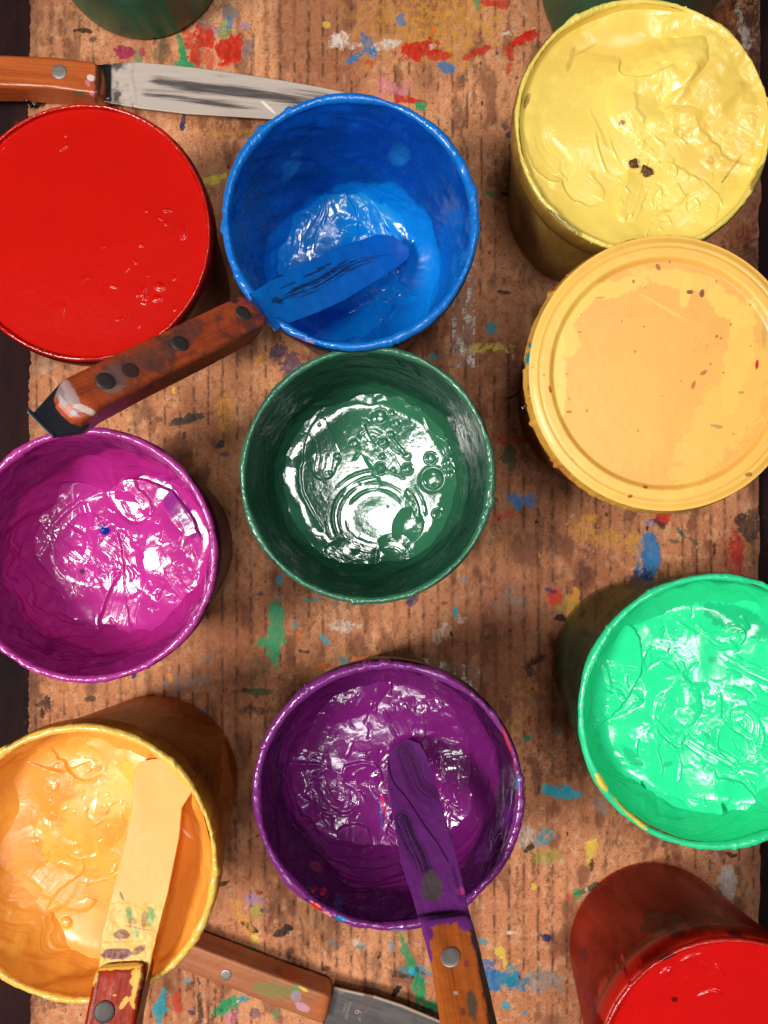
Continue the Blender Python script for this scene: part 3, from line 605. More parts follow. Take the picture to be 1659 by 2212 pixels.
# ---- dark green, middle
t = Tub('paint_tub', 'open tub of dark green paint covered in bubbles in the middle of the cardboard', (794, 1026), 270, .0985, .040, GRP, 5)
gm = paint_mat('green_paint', lin(52, 116, 84), .085, spec=.85, bump=.25)
t.wall(wall_mat('green_wall', (.3, .4, .35), lin(22, 70, 50), .8, .97))
t.rim(paint_mat('green_rim', lin(54, 112, 84), .20, .5), .0022, .6)
t.coating(paint_mat('green_coating', lin(24, 58, 45), .20, bump=.9, var=.35), .0007, 2.2, wet=lin(42, 96, 70), fill=.6, lift=.0015)  # dried green coat, its colour lowered to add shade on the walls
def hg(P, Q, c, R, rr):
    h = .35 * fbm(P * .010, Q * .010, 9, 2)
    h = random_swipes(h, P, Q, 5, 3, c, R, 20, 60, (26, 50), (80, 180), .22, .30, .18)
    cx, cy = 812, 1118
    for r0, ht in ((64, .55), (80, .45), (93, .8), (108, .4)):
        pts = [(cx + r0 * math.cos(math.radians(a)), cy + r0 * .95 * math.sin(math.radians(a))) for a in range(150, 372, 14)]
        h = ridge(h, P, Q, pts, ht, 2.6, r0)
    h = dome(h, P, Q, 812, 1120, 52, 50, 0, .35, 3, .05, .8)
    h = dome(h, P, Q, 880, 1135, 34, 40, 20, .9, 12); h = dome(h, P, Q, 860, 1180, 42, 26, 10, .8, 13); h = dome(h, P, Q, 740, 1190, 40, 26, -10, .7, 14)
    h = step(h, P, Q, [(705, 880), (668, 930), (655, 990), (655, 1060), (680, 1110), (705, 1150)], .9, 60, 3)
    h = step(h, P, Q, [(975, 1090), (990, 1060), (985, 1010), (960, 960), (925, 930), (900, 880), (850, 850)], .8, 60, 5)
    h = ridge(h, P, Q, [(760, 1000), (790, 965), (830, 960), (880, 990)], .6, 3, 5); h = ridge(h, P, Q, [(780, 900), (800, 950), (840, 985)], .6, 3, 6)
    for x, y, r, ht in ((935, 1035, 22, 1.1), (822, 1012, 11, .9), (880, 1013, 10, .9), (826, 985, 6, .6), (765, 958, 9, .8), (728, 985, 6, .6), (830, 955, 9, .7), (845, 938, 7, .6), (790, 912, 6, .5), (846, 893, 7, .6), (820, 900, 14, .7), (855, 915, 9, .6),
                        (850, 1015, 5, .5), (930, 990, 11, .7), (965, 1000, 8, .7), (972, 1025, 8, .7), (960, 1015, 6, .6), (978, 968, 15, 1.2), (880, 985, 7, .4), (812, 1240, 16, 1.4), (1000, 1095, 5, .4), (700, 1040, 3, .5), (745, 1075, 3, .5), (945, 1110, 10, .6)):
        h = bubble(h, P, Q, x, y, r, ht)
    rnd = random.Random(3)
    for k in range(24): h = bubble(h, P, Q, rnd.gauss(830, 75), rnd.gauss(1000, 75), rnd.uniform(1.8, 4.0), .28)
    h = ridge(h, P, Q, [(815, 1180), (812, 1210), (812, 1240)], .8, 5, 6)
    return h * .92
t.paint(gm, hg, lambda P, Q, h, rr: spots(P, Q, [(945, 1250, 12, 9, 0, lin(20, 140, 90), .7, .7), (650, 1120, 40, 20, 30, lin(70, 150, 110), .35, 1)]), concave=.2, meniscus=1.4, fine=.03)
# ---- magenta
t = Tub('paint_tub', 'open tub of magenta pink paint at the left edge of the cardboard', (190, 1200), 269, .0990, .052, GRP, 7)
mm_ = paint_mat('magenta_paint', lin(190, 48, 146), .12)
t.wall(wall_mat('magenta_wall', (.6, .35, .5), lin(90, 20, 62), .5, .9))
t.rim(paint_mat('magenta_rim', lin(178, 56, 146), .20, .5), .0024, .6, lambda px, py, V, T, A: spots(px, py, [(365, 975, 8, 4, 40, 'blk', .8, .7), (60, 1450, 30, 5, 5, lin(220, 110, 180), .6, .8)]))
t.coating(paint_mat('magenta_coating', lin(136, 26, 104), .20, bump=.4, var=.25), .0019, .9, wet=lin(176, 38, 132), fill=1.0, lift=.0055)  # thin dried coat and inner shade, both put into its colour
def hm(P, Q, c, R, rr):
    h = 2.4 * fbm(P * .007, Q * .007, 14, 2)
    h = random_swipes(h, P, Q, 33, 6, c, R, 75, 30, (30, 60), (90, 200), .9, 1.0, .4)
    h = dome(h, P, Q, 190, 1190, 80, 80, 0, 2.4, 5, .2, .8); h = dome(h, P, Q, 350, 1210, 70, 110, -20, 2.2, 6, .2, .8)
    h = step(h, P, Q, [(250, 1080), (262, 1040), (300, 1035), (370, 1060), (415, 1110), (440, 1170)], 3.2, 60, 4)
    h = step(h, P, Q, [(250, 1130), (266, 1200), (270, 1280), (285, 1350), (300, 1400)], 1.0, 70, 4)
    h = step(h, P, Q, [(110, 1010), (115, 960), (150, 950), (200, 1000), (250, 1040)], 2.0, 40, 4)
    h = ridge(h, P, Q, [(60, 1240), (90, 1190), (130, 1120), (200, 1070), (270, 1060)], 1.0, 6, 4)
    h = random_ridges(h, P, Q, 2, 34, (280, 1210), R * .8, 65, 25, (20, 70), (.2, .5), (2.2, 4.2))
    return h
t.paint(mm_, hm, lambda P, Q, h, rr: spots(P, Q, [(228, 1145, 13, 9, 30, lin(20, 35, 150), 1, .5), (182, 1235, 7, 6, 0, lin(60, 30, 60), .9, .7), (390, 1100, 22, 78, -38, lin(130, 35, 130), .8, .6)]), concave=3.0, meniscus=3.0, fine=.07)
# ---- yellow, filled to the brim
t = Tub('paint_tub', 'tub filled to the brim with pale yellow paint holding two brown crumbs', (1389, 270), 270, .0955, .0885, GRP, 9)
ym = paint_mat('yellow_paint', lin(250, 220, 108), .22, var=.05, bump=.15)
t.wall(wall_mat('yellow_wall', (.92, .82, .60), lin(190, 145, 66), .30, .75))
t.rim(paint_mat('yellow_rim', lin(236, 212, 104), .24, .5), .0016, .75, lambda px, py, V, T, A: spots(px, py, [(1220, 480, 46, 5, 38, lin(50, 60, 20), .7, 1), (1640, 380, 8, 40, 30, lin(90, 60, 20), .7, 1), (1590, 480, 40, 4, -35, 'grn', .3, 1)]))
t.coating(paint_mat('yellow_coating', lin(244, 212, 100), .22), .0006, .5, fill=.12, lift=0)
yellow_tub = t
def hy(P, Q, c, R, rr):
    h = 2.2 * fbm(P * .006, Q * .006, 19, 2)
    h = random_swipes(h, P, Q, 44, 4, c, R, 60, 40, (30, 60), (80, 220), .6, .8, .3)
    h = dome(h, P, Q, 1540, 200, 190, 110, 60, 4.5, 7, .25, .9)
    h = dome(h, P, Q, 1425, 150, 95, 62, -15, 3.4, 15, .12, .5)
    h = dome(h, P, Q, 1375, 235, 72, 62, 30, 2.4, 16, .2, .5); h = dome(h, P, Q, 1450, 270, 60, 34, -10, 2.0, 17, .2, .5)
    h = step(h, P, Q, [(1340, 120), (1338, 160), (1375, 172), (1420, 165), (1450, 150)], 2.2, 50, 3)
    h = ridge(h, P, Q, [(1480, 100), (1495, 150), (1470, 200), (1440, 250)], 2.0, 12, 3)
    h = ridge(h, P, Q, [(1650, 170), (1590, 200), (1530, 260), (1490, 300)], 1.8, 14, 3)
    h = ridge(h, P, Q, [(1300, 230), (1285, 290), (1300, 350), (1320, 380)], .8, 3, 3); h = ridge(h, P, Q, [(1320, 250), (1318, 310), (1350, 370)], .8, 3, 4)
    h = swipe(h, P, Q, smoothpts([(1392, 355), (1375, 400), (1355, 460)]), 26, 1.0, .8, .8, 3)
    h = swipe(h, P, Q, smoothpts([(1560, 440), (1500, 470), (1440, 520)]), 50, .3, 1.2, .5, 4)
    h = step(h, P, Q, [(1430, 350), (1480, 375), (1545, 425), (1530, 500)], .9, 60, 4)
    h = random_ridges(h, P, Q, 6, 40, (1440, 400), R * .55, 70, 30, (10, 50), (.15, .5))
    for x, y, r in ((1198, 398, 18), (1385, 315, 10)): h = dome(h, P, Q, x, y, r, r, 0, .7, 3)
    return h
t.paint(ym, hy, lambda P, Q, h, rr: spots(P, Q, [(1232, 130, 6, 26, 18, lin(95, 50, 20), .8, .7), (1265, 108, 3, 26, 60, lin(150, 100, 40), .7, .8), (1137, 225, 5, 18, 20, lin(110, 65, 25), .7, .7), (1340, 270, 7, 6, 0, lin(120, 70, 25), .8, .7), (1575, 370, 3, 34, 35, lin(130, 75, 30), .8, .6),
     (1560, 250, 110, 150, 20, lin(238, 196, 88), .55, .8), (1330, 90, 160, 70, -20, lin(240, 200, 92), .55, .8), (1210, 170, 70, 110, 30, lin(240, 205, 95), .4, .9), (1530, 352, 8, 9, 0, lin(200, 150, 60), .6, .8)]), concave=1.5, meniscus=1.6, fine=.04)  # deeper yellow at top and right puts the paint's shading into colour
# ---- red, left, brim full
t = Tub('paint_tub', 'tub brim full of smooth bright red paint beside the blue tub', (180, 501), 272, .0990, .0965, GRP, 11)
rm = paint_mat('red_paint', lin(190, 17, 8), .22, bump=.12, var=.04, spec=.35)
t.wall(wall_mat('red_wall', (.5, .06, .04), lin(105, 12, 8), .7, .95))
t.rim(paint_mat('red_rim', lin(186, 22, 12), .20, .5), .0011, .8)
t.coating(paint_mat('red_coating', lin(188, 16, 8), .22), .0003, .3, fill=0)
def hr(P, Q, c, R, rr):
    h = .25 * fbm(P * .006, Q * .006, 29, 2)
    h = ridge(h, P, Q, [(330, 560), (318, 600), (310, 640)], .6, 3, 3); h = ridge(h, P, Q, [(300, 570), (305, 610), (312, 650)], .6, 3, 4)
    h = dome(h, P, Q, 345, 620, 14, 10, 30, .7, 5); h = dome(h, P, Q, 340, 645, 12, 8, 0, .6, 7); h = dome(h, P, Q, 362, 455, 12, 4, 10, .5, 8); h = dome(h, P, Q, 305, 530, 6, 5, 0, .5, 9)
    h = ridge(h, P, Q, [(175, 620), (185, 600), (210, 605)], .35, 3, 5); h = ridge(h, P, Q, [(135, 650), (140, 690)], .4, 3, 5); h = dome(h, P, Q, 395, 500, 10, 20, 0, .4, 7)
    rnd = random.Random(12)
    for k in range(24):
        x0, y0, sx_, sy_ = rnd.choice(((340, 625, 26, 26), (395, 560, 18, 50), (270, 660, 40, 26), (360, 460, 26, 16), (300, 560, 50, 40), (110, 310, 60, 16)))
        x = rnd.gauss(x0, sx_); y = rnd.gauss(y0, sy_); a = rnd.uniform(0, 3.1); L = rnd.uniform(3, 12)
        d, s_, r_ = polyd(P, Q, [(x, y), (x + L * math.cos(a), y + L * math.sin(a))]); h = h + rnd.uniform(.15, .5) * np.exp(-(d / rnd.uniform(1.6, 2.6)) ** 2)
    h = h + .10 * fbm(P * .02, Q * .02, 7, 3)
    return h
t.paint(rm, hr, None, concave=.1, meniscus=.25, fine=.02)
# ---- mint
t = Tub('paint_tub', 'tub full of bright mint green paint with a yellow streak on its rim', (1548, 1538), 291, .1090, .0935, GRP, 13)
tm = paint_mat('mint_paint', lin(44, 236, 160), .12, var=.05)
t.wall(wall_mat('mint_wall', (.93, .93, .86), lin(84, 110, 84), .05, .30))
t.rim(paint_mat('mint_rim', lin(46, 218, 150), .18, .5), .0022, .5,
      lambda px, py, V, T, A: spots(px, py, [(1300, 1690, 9, 26, -32, 'yel', 1, .5), (1360, 1755, 7, 52, -45, 'yel', 1, .35), (1277, 1350, 3, 3, 0, 'org', .9, .4), (1470, 1830, 8, 3, 0, 'blk', .7, .7)]))
t.coating(paint_mat('mint_coating', lin(28, 170, 115), .20), .0013, .7, wet=lin(40, 220, 145), lift=.004)
def ht_(P, Q, c, R, rr):
    h = 1.5 * fbm(P * .008, Q * .008, 39, 2)
    h = random_swipes(h, P, Q, 66, 12, c, R, 45, 55, (14, 40), (60, 150), .45, .7, .6, .8)
    h = random_swipes(h, P, Q, 67, 7, (1590, 1560), R * .6, 35, 12, (7, 18), (90, 190), .25, .6, .8, .3)
    h = step(h, P, Q, [(1330, 1330), (1375, 1370), (1385, 1440), (1365, 1490), (1320, 1545), (1275, 1570)], 2.6, 60, 3)
    h = step(h, P, Q, [(1540, 1680), (1600, 1690), (1640, 1740), (1690, 1770)], 1.6, 30, 3)
    h = step(h, P, Q, [(1400, 1740), (1480, 1780), (1580, 1790), (1680, 1765)], -2.4, 30, 3)
    h = dome(h, P, Q, 1460, 1520, 60, 60, 0, 1.0, 6)
    h = random_ridges(h, P, Q, 4, 60, c, R, 50, 35, (20, 90), (.2, .6), (1.8, 4))
    return h
t.paint(tm, ht_, lambda P, Q, h, rr: spots(P, Q, [(1365, 1700, 30, 14, 40, lin(15, 95, 60), .7, .9), (1392, 1712, 6, 24, -20, lin(10, 60, 40), .8, .8), (1395, 1745, 18, 6, -10, lin(10, 60, 40), .7, .8), (1560, 1742, 5, 12, -20, lin(10, 60, 40), .7, .8), (1360, 1630, 30, 10, 45, lin(30, 180, 120), .6, .9), (1540, 1425, 12, 8, 0, lin(35, 185, 130), .6, .8), (1440, 1650, 14, 6, -20, lin(35, 185, 130), .6, .8), (1600, 1340, 90, 26, 20, lin(20, 160, 105), .55, 1.0), (1442, 1402, 3, 3, 0, 'blk', .8, .4)]), concave=1.5, meniscus=2.4, fine=.06)  # darker band at upper right is shade put into the colour
# ---- purple
t = Tub('paint_tub', 'open tub of deep purple paint with a painted knife leaning in it', (839, 1719), 283, .1000, .055, GRP, 15, .73)
pm = paint_mat('purple_paint', lin(120, 28, 112), .11, var=.12)
t.wall(wall_mat('purple_wall', (.3, .15, .3), lin(50, 18, 55), .75, .95))
t.rim(paint_mat('purple_rim', lin(122, 42, 122), .17, .5), .0025, .65,
      lambda px, py, V, T, A: spots(px, py, [(682, 1958, 13, 8, 30, 'red', 1, .6), (660, 1945, 6, 4, 30, 'navy', .8, .6), (705, 1975, 12, 6, 20, 'pnk', 1, .6), (735, 1984, 14, 7, 15, 'blue', 1, .5), (1100, 1620, 4, 60, -14, 'red', .8, .7), (985, 1450, 40, 3, 24, lin(190, 30, 70), .7, .8), (856, 2012, 30, 4, -3, lin(150, 150, 155), .8, .8), (1118, 1690, 4, 20, 0, 'blue', .7, .7)]))
t.coating(paint_mat('purple_coating', lin(54, 14, 58), .19, bump=.45, var=.35), .0013, 1.2,  # dried coat darkened to carry the deep shade of the inner wall
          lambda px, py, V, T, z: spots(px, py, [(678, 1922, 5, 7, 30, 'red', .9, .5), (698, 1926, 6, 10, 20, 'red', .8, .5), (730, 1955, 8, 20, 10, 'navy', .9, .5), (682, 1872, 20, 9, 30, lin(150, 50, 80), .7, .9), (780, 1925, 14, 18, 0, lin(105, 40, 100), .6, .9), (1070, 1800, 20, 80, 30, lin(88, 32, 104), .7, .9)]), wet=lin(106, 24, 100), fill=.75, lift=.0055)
def hp(P, Q, c, R, rr):
    h = 1.6 * fbm(P * .007, Q * .007, 49, 2)
    h = random_swipes(h, P, Q, 77, 7, c, R, 60, 45, (22, 46), (60, 170), .5, .8, .5)
    for k, off in enumerate((0, 16, 34)):
        h = ridge(h, P, Q, [(665 + off, 1655), (672 + off, 1700 - off * .1), (690 + off, 1745 - off * .5), (725 + off * .6, 1765 - off)], 1.2, 3.2, k)
    h = step(h, P, Q, [(735, 1690), (745, 1655), (790, 1645), (820, 1660), (828, 1690)], 1.5, 40, 3)
    h = step(h, P, Q, [(728, 1815), (735, 1785), (765, 1775), (795, 1785), (804, 1820)], 1.8, 40, 3)
    h = ridge(h, P, Q, [(645, 1520), (630, 1580), (625, 1635), (690, 1650), (730, 1675)], 1.3, 4, 4)
    h = ridge(h, P, Q, [(925, 1590), (950, 1620), (958, 1680), (950, 1710)], 1.0, 3.2, 4)
    h = ridge(h, P, Q, [(985, 1520), (1000, 1580), (1020, 1640)], 1.2, 4, 4)
    h = dome(h, P, Q, 960, 1550, 60, 40, 20, 1.4, 5); h = dome(h, P, Q, 760, 1510, 90, 40, -30, 1.4, 6)
    h = random_ridges(h, P, Q, 3, 110, c, R * 1.1, 65, 45)
    return h
t.paint(pm, hp, lambda P, Q, h, rr: spots(P, Q, [(828, 1740, 5, 22, -10, lin(200, 30, 110), .9, .8), (775, 1840, 22, 3, -35, lin(190, 40, 80), .8, .9), (822, 1760, 4, 30, -8, lin(60, 60, 150), .6, .9)]), concave=3.2, meniscus=2.6, fine=.08)
# ---- orange
t = Tub('paint_tub', 'tub of amber orange paint holding a knife in the bottom left corner', (173, 1868), 292, .1085, .0850, GRP, 17)
om = paint_mat('orange_paint', lin(244, 172, 72), .28, var=.07, bump=.15)
t.wall(wall_mat('orange_wall', (.95, .70, .35), lin(245, 160, 50), .25, .70), lambda px, py, V, T, z: spots(px, py, [(490, 1680, 12, 70, -8, lin(235, 120, 30), .95, .6), (470, 1760, 8, 80, 8, lin(220, 130, 40), .7, .8), (360, 1545, 50, 4, 4, lin(250, 190, 110), .6, .9), (385, 1560, 30, 3, 2, lin(250, 190, 110), .5, .9), (500, 1780, 7, 60, 15, lin(160, 70, 15), .8, .7)]))  # orange streak at the right paints light coming through the wall
t.rim(paint_mat('orange_rim', lin(240, 190, 84), .2, .5), .0021, .75)
t.coating(paint_mat('orange_coating', lin(230, 150, 56), .22), .0013, .6, wet=lin(236, 160, 64), fill=1.3, lift=.004)
def ho(P, Q, c, R, rr):
    h = 2.2 * fbm(P * .007, Q * .007, 59, 2)
    h = random_swipes(h, P, Q, 88, 7, c, R, 60, 50, (24, 54), (60, 180), .7, .9, .3)
    h = dome(h, P, Q, 170, 1760, 110, 120, 10, 2.6, 5, .25, .8)
    h = step(h, P, Q, [(60, 1640), (110, 1655), (150, 1660), (200, 1640)], 1.6, 40, 3)
    h = step(h, P, Q, [(110, 1760), (130, 1800), (170, 1830), (180, 1880), (120, 1930), (90, 2000)], .8, 60, 3)
    h = random_ridges(h, P, Q, 5, 40, (200, 1780), R * .6, 100, 40, (10, 36), (.1, .4))
    h = dome(h, P, Q, 145, 1990, 14, 12, 0, 1.4, 8, .4); h = dome(h, P, Q, 330, 1660, 95, 50, 30, 2.4, 9, .15, .7)
    return h
t.paint(om, ho, lambda P, Q, h, rr: spots(P, Q, [(70, 1700, 90, 90, -30, lin(236, 146, 58), .85, .9), (40, 1870, 60, 110, 0, lin(226, 128, 50), .6, 1), (420, 1850, 60, 150, 15, lin(230, 140, 48), .7, .8), (120, 1930, 90, 80, 0, lin(232, 150, 56), .6, 1), (238, 1751, 6, 5, 0, 'brn', .9, .6), (300, 1700, 80, 70, 0, lin(250, 198, 90), .7, .8)]), concave=1.5, meniscus=2.6, fine=.06)  # darker orange at left and right of the knife paints in shade
# ---- red, bottom right
t = Tub('paint_tub', 'tub of glossy red paint with smeared walls in the bottom right corner', (1578, 2318), 284, .1005, .0960, GRP, 19, .79)
t.wall(wall_mat('stained_red_wall', (.95, .35, .22), lin(205, 36, 16), .25, .75, 22), lambda px, py, V, T, z: spots(px, py, [(1450, 1985, 70, 14, 12, lin(70, 14, 12), .9, .9), (1530, 1975, 60, 8, 20, lin(60, 14, 12), .8, .9), (1600, 2030, 40, 10, 40, lin(60, 14, 12), .9, .8), (1340, 2130, 70, 24, -50, lin(190, 22, 12), .8, 1), (1400, 2050, 70, 14, -28, lin(225, 28, 18), .95, .9), (1320, 2150, 30, 70, 20, lin(200, 26, 16), .9, 1), (1440, 2010, 60, 9, 5, lin(60, 12, 12), .9, .9), (1262, 2062, 8, 12, -30, lin(60, 14, 30), .8, .7), (1550, 1965, 10, 8, 40, 'pnk', .7, .9), (1500, 2010, 50, 4, 12, lin(215, 28, 18), .9, .8)]))
t.rim(paint_mat('scarlet_rim', lin(190, 26, 18), .2, .5), .0014, .6,
      lambda px, py, V, T, A: spots(px, py, [(1440, 2070, 90, 12, 15, lin(60, 12, 12), .8, 1)]))
t.coating(paint_mat('scarlet_coating', lin(205, 18, 16), .22), .0003, .3, fill=0)
def hr2(P, Q, c, R, rr):
    h = .5 * fbm(P * .008, Q * .008, 69, 2)
    h = random_swipes(h, P, Q, 99, 8, c, R, -30, 30, (14, 30), (60, 150), .3, .5, .35)
    h = ridge(h, P, Q, [(1430, 2110), (1480, 2070), (1540, 2055)], .8, 3, 4); h = ridge(h, P, Q, [(1540, 2080), (1570, 2110), (1600, 2140)], .8, 3, 5)
    h = ridge(h, P, Q, [(1500, 2155), (1540, 2140), (1570, 2155)], .6, 3, 6); h = dome(h, P, Q, 1440, 2100, 16, 10, -30, .6, 5)
    return h
t.paint(paint_mat('scarlet_paint', lin(212, 18, 16), .15, var=.05), hr2, lambda P, Q, h, rr: spots(P, Q, [(1457, 2159, 7, 6, 0, lin(90, 15, 12), .9, .6)]), concave=.2, meniscus=.3, fine=.06)
# ---- two dark green tubs whose tops are past the frame
for (bx, by), lab, sd in (((312, -83), 'dark green tub standing above the wooden handled knife', 21), ((1341, -20), 'dark green tub standing behind the pale yellow tub', 23)):
    k = CAM_Z / (CAM_Z - .10)
    rim = (CX + (bx - CX) * k, CY + (by - CY) * k)
    t = Tub('paint_tub', lab, rim, 280, .10, .060, GRP, sd)
    t.wall(wall_mat('bottle_green_wall', (.05, .3, .2), lin(8, 120, 86), .96, .998, 26))
    t.rim(paint_mat('bottle_green_rim', lin(20, 90, 66), .2), .0020, .5, nth=500)
    t.coating(paint_mat('bottle_green_coating', lin(18, 84, 62), .22), .001, .7, nth=300, nz=40)
    t.paint(paint_mat('bottle_green_paint', lin(20, 100, 74), .15), lambda P, Q, c, R, rr: random_swipes(.6 * fbm(P * .01, Q * .01, 3, 2), P, Q, 3, 5, c, R, 20, 40), N=160, concave=1)

# ---- amber tub closed with its lid
t = Tub('paint_tub', 'amber tub closed by a flat yellow smeared lid at the right edge', (1430, 811), 280, .0990, .05, 'tubs with a lid', 25)
t.wall(wall_mat('amber_wall', (.92, .72, .52), lin(190, 120, 60), .15, .55))
def lid():
    N = 520; u = np.linspace(-1, 1, N); a, b = np.meshgrid(u, u)
    X = a * np.sqrt(1 - b * b / 2); Y = b * np.sqrt(1 - a * a / 2); rr = np.hypot(X, Y)
    RL = t.R + .0012; zt = .1045
    r = rr * RL
    z = zt + 0 * r
    z += .0009 * ss(RL - .0005, RL - .0035, r) - .0007
    z -= .0003 * np.exp(-((r - (RL - .0045)) / .0006) ** 2)
    z -= .0022 * ss(RL - .0085, RL - .0115, r)
    X = t.X + X * RL; Y = t.Y + Y * RL
    k = F / (CAM_Z - zt); P = CX + X * k; Q = CY - Y * k
    z += .00010 * fbm(P * .02, Q * .02, 4, 4) + .00002 * fbm(P * .12, Q * .12, 6, 3)
    amber = lin(242, 178, 86); yel = lin(250, 206, 98); pale = lin(252, 222, 140)
    L = [(1430, 810, 300, 300, 0, amber, 1, 0)]
    L += [(1400, 830, 190, 170, 20, lin(244, 184, 90), .8, .9), (1330, 900, 120, 130, 30, lin(245, 188, 92), .7, .9), (1570, 900, 60, 190, 35, yel, .5, .8), (1600, 760, 30, 120, 10, yel, .7, .7),
          (1240, 660, 60, 26, -45, yel, .85, .8), (1330, 620, 90, 18, -15, yel, .8, .9), (1470, 600, 90, 20, 8, yel, .75, .9), (1485, 625, 12, 40, 10, yel, .9, .6), (1580, 660, 60, 26, 40, yel, .9, .7), (1592, 690, 10, 44, 5, yel, .8, .7), (1230, 730, 26, 40, 0, yel, .9, .8), (1210, 810, 14, 110, 0, lin(253, 214, 110), .8, .8)]
    col = spots(P, Q, L)
    ring = ss(RL - .0105, RL - .0085, r)[..., None]
    yc = np.array(lin(248, 200, 92)) * (1 + .10 * fbm(P * .03, Q * .03, 8, 3))[..., None]
    col[..., :3] = col[..., :3] * (1 - ring * .7) + yc * ring * .7
    band = (np.exp(-((r - (RL - .0045)) / .0005) ** 2) * .35)[..., None]
    col[..., :3] = col[..., :3] * (1 - band) + np.array(lin(214, 148, 62)) * band
    M = [(1640, 785, 4, 11, 5, 'red', 1, .4), (1502, 830, 4, 9, 20, 'red', .7, .7), (1495, 628, 8, 5, 0, 'brn', .9, .7), (1520, 632, 5, 9, 10, 'brn', .9, .7), (1553, 724, 3, 3, 0, 'brn', .7, .5), (1255, 715, 4, 2, 0, 'red', .7, .5), (1188, 842, 3, 8, -15, 'red', .9, .6), (1232, 888, 6, 3, 0, 'red', .8, .7),
         (1525, 803, 8, 4, -30, 'brn', .6, .9), (1395, 1052, 6, 4, 0, 'dkred', .8, .7), (1362, 1072, 6, 4, -30, 'dkred', .8, .7), (1555, 920, 16, 5, 10, lin(170, 120, 90), .6, 1), (1605, 846, 6, 3, 0, 'red', .5, .8), (1617, 1025, 8, 5, -10, 'brn', .7, .9), (1425, 573, 5, 8, -30, 'brn', .7, .8), (1372, 605, 3, 4, 0, 'red', .8, .6), (1435, 660, 60, 4, 30, yel, .6, .8), (1567, 803, 3, 3, 0, 'red', .6, .5), (1656, 720, 5, 30, 0, lin(160, 150, 90), .4, 1), (1300, 640, 10, 2, 0, 'brn', .4, .9)]
    col = spots(P, Q, M, col)
    rnd = random.Random(2)
    for q in range(24):
        a_ = rnd.uniform(0, 6.28); r_ = 280 * math.sqrt(rnd.random())
        col = spots(P, Q, [(1430 + r_ * math.cos(a_), 811 + r_ * math.sin(a_), rnd.uniform(1.2, 2.8), rnd.uniform(1.2, 3.5), 0, 'brn', .55, .4)], col)
    V = np.stack([X, Y, z], -1)
    m = paint_mat('lid_plastic', lin(246, 186, 86), .36, bump=.10, var=.03)
    lo = mesh_obj('lid', t.loc(V).reshape(-1, 3), grid_faces(N, N), m, t.o, col.reshape(-1, 4))
    def disp(r, z, T):
        cu, su = np.cos(T), np.sin(T)
        bl = ss(.25, .6, fbm(cu * 11 + 40, su * 11 + 40, 5, 3)) * ss(.105, .099, z)
        return r + .0011 * bl + .0003 * fbm(cu * 40 + 90, su * 40 + z * 900, 6, 3), z
    sk = [(RL - .0002, zt - .0007), (RL + .0004, zt - .002), (RL + .0005, .100), (RL + .0013, .0985), (RL + .0013, .0970), (RL + .0002, .0965), (RL - .0008, .0966)]
    t.lathe('lid_skirt', sk, paint_mat('lid_skirt_plastic', lin(238, 176, 76), .3, .5, .2), 700, disp,
            lambda px, py, V, T, z: spots(px, py, [(1150, 800, 8, 60, 8, 'dkred', .8, .9), (1142, 775, 8, 14, 0, 'teal', 1, .4), (1146, 745, 5, 6, 0, 'teal', 1, .4), (1215, 600, 40, 5, -50, 'red', .8, .8), (1200, 1000, 60, 8, 45, 'dkred', .4, 1), (1160, 870, 6, 20, 0, 'org', .9, .8)]), parent=lo, wob=False)
lid()
# dried lumps of paint stuck on the lid's edge
rn = random.Random(8)
for k, (x, y, r) in enumerate(((1133, 792, 5), (1130, 878, 6), (1136, 862, 5), (1148, 715, 4), (1186, 985, 4), (1376, 1097, 6))):
    pass

# ---------------------------------------------------------------- knives
class Plane:
    """the upper face of a knife: from A (tip) to B (handle end), level across"""
    def __init__(s, A, B):
        s.A = np.array(A, float); B = np.array(B, float)
        s.u = (B - s.A) / np.linalg.norm(B - s.A)
        v = np.cross([0, 0, 1.0], s.u); s.v = v / np.linalg.norm(v); s.n = np.cross(s.u, s.v)
        s.mw = Matrix(((s.u[0], s.v[0], s.n[0], s.A[0]), (s.u[1], s.v[1], s.n[1], s.A[1]), (s.u[2], s.v[2], s.n[2], s.A[2]), (0, 0, 0, 1)))
    def sw(s, px, py, off=0.0):
        o = np.array([0, 0, CAM_Z]); d = np.array([(px - CX) / F, (CY - py) / F, -1.0])
        A = s.A + s.n * off
        t = np.dot(A - o, s.n) / np.dot(d, s.n); p = o + d * t - s.A
        return float(np.dot(p, s.u)), float(np.dot(p, s.v))
    def world(s, L):
        return s.A + L[..., 0:1] * s.u + L[..., 1:2] * s.v + L[..., 2:3] * s.n
def edges(pl, e1, e2, off=0.0):
    E1 = sorted(pl.sw(*p, off) for p in e1); E2 = sorted(pl.sw(*p, off) for p in e2)
    return np.array(E1), np.array(E2)
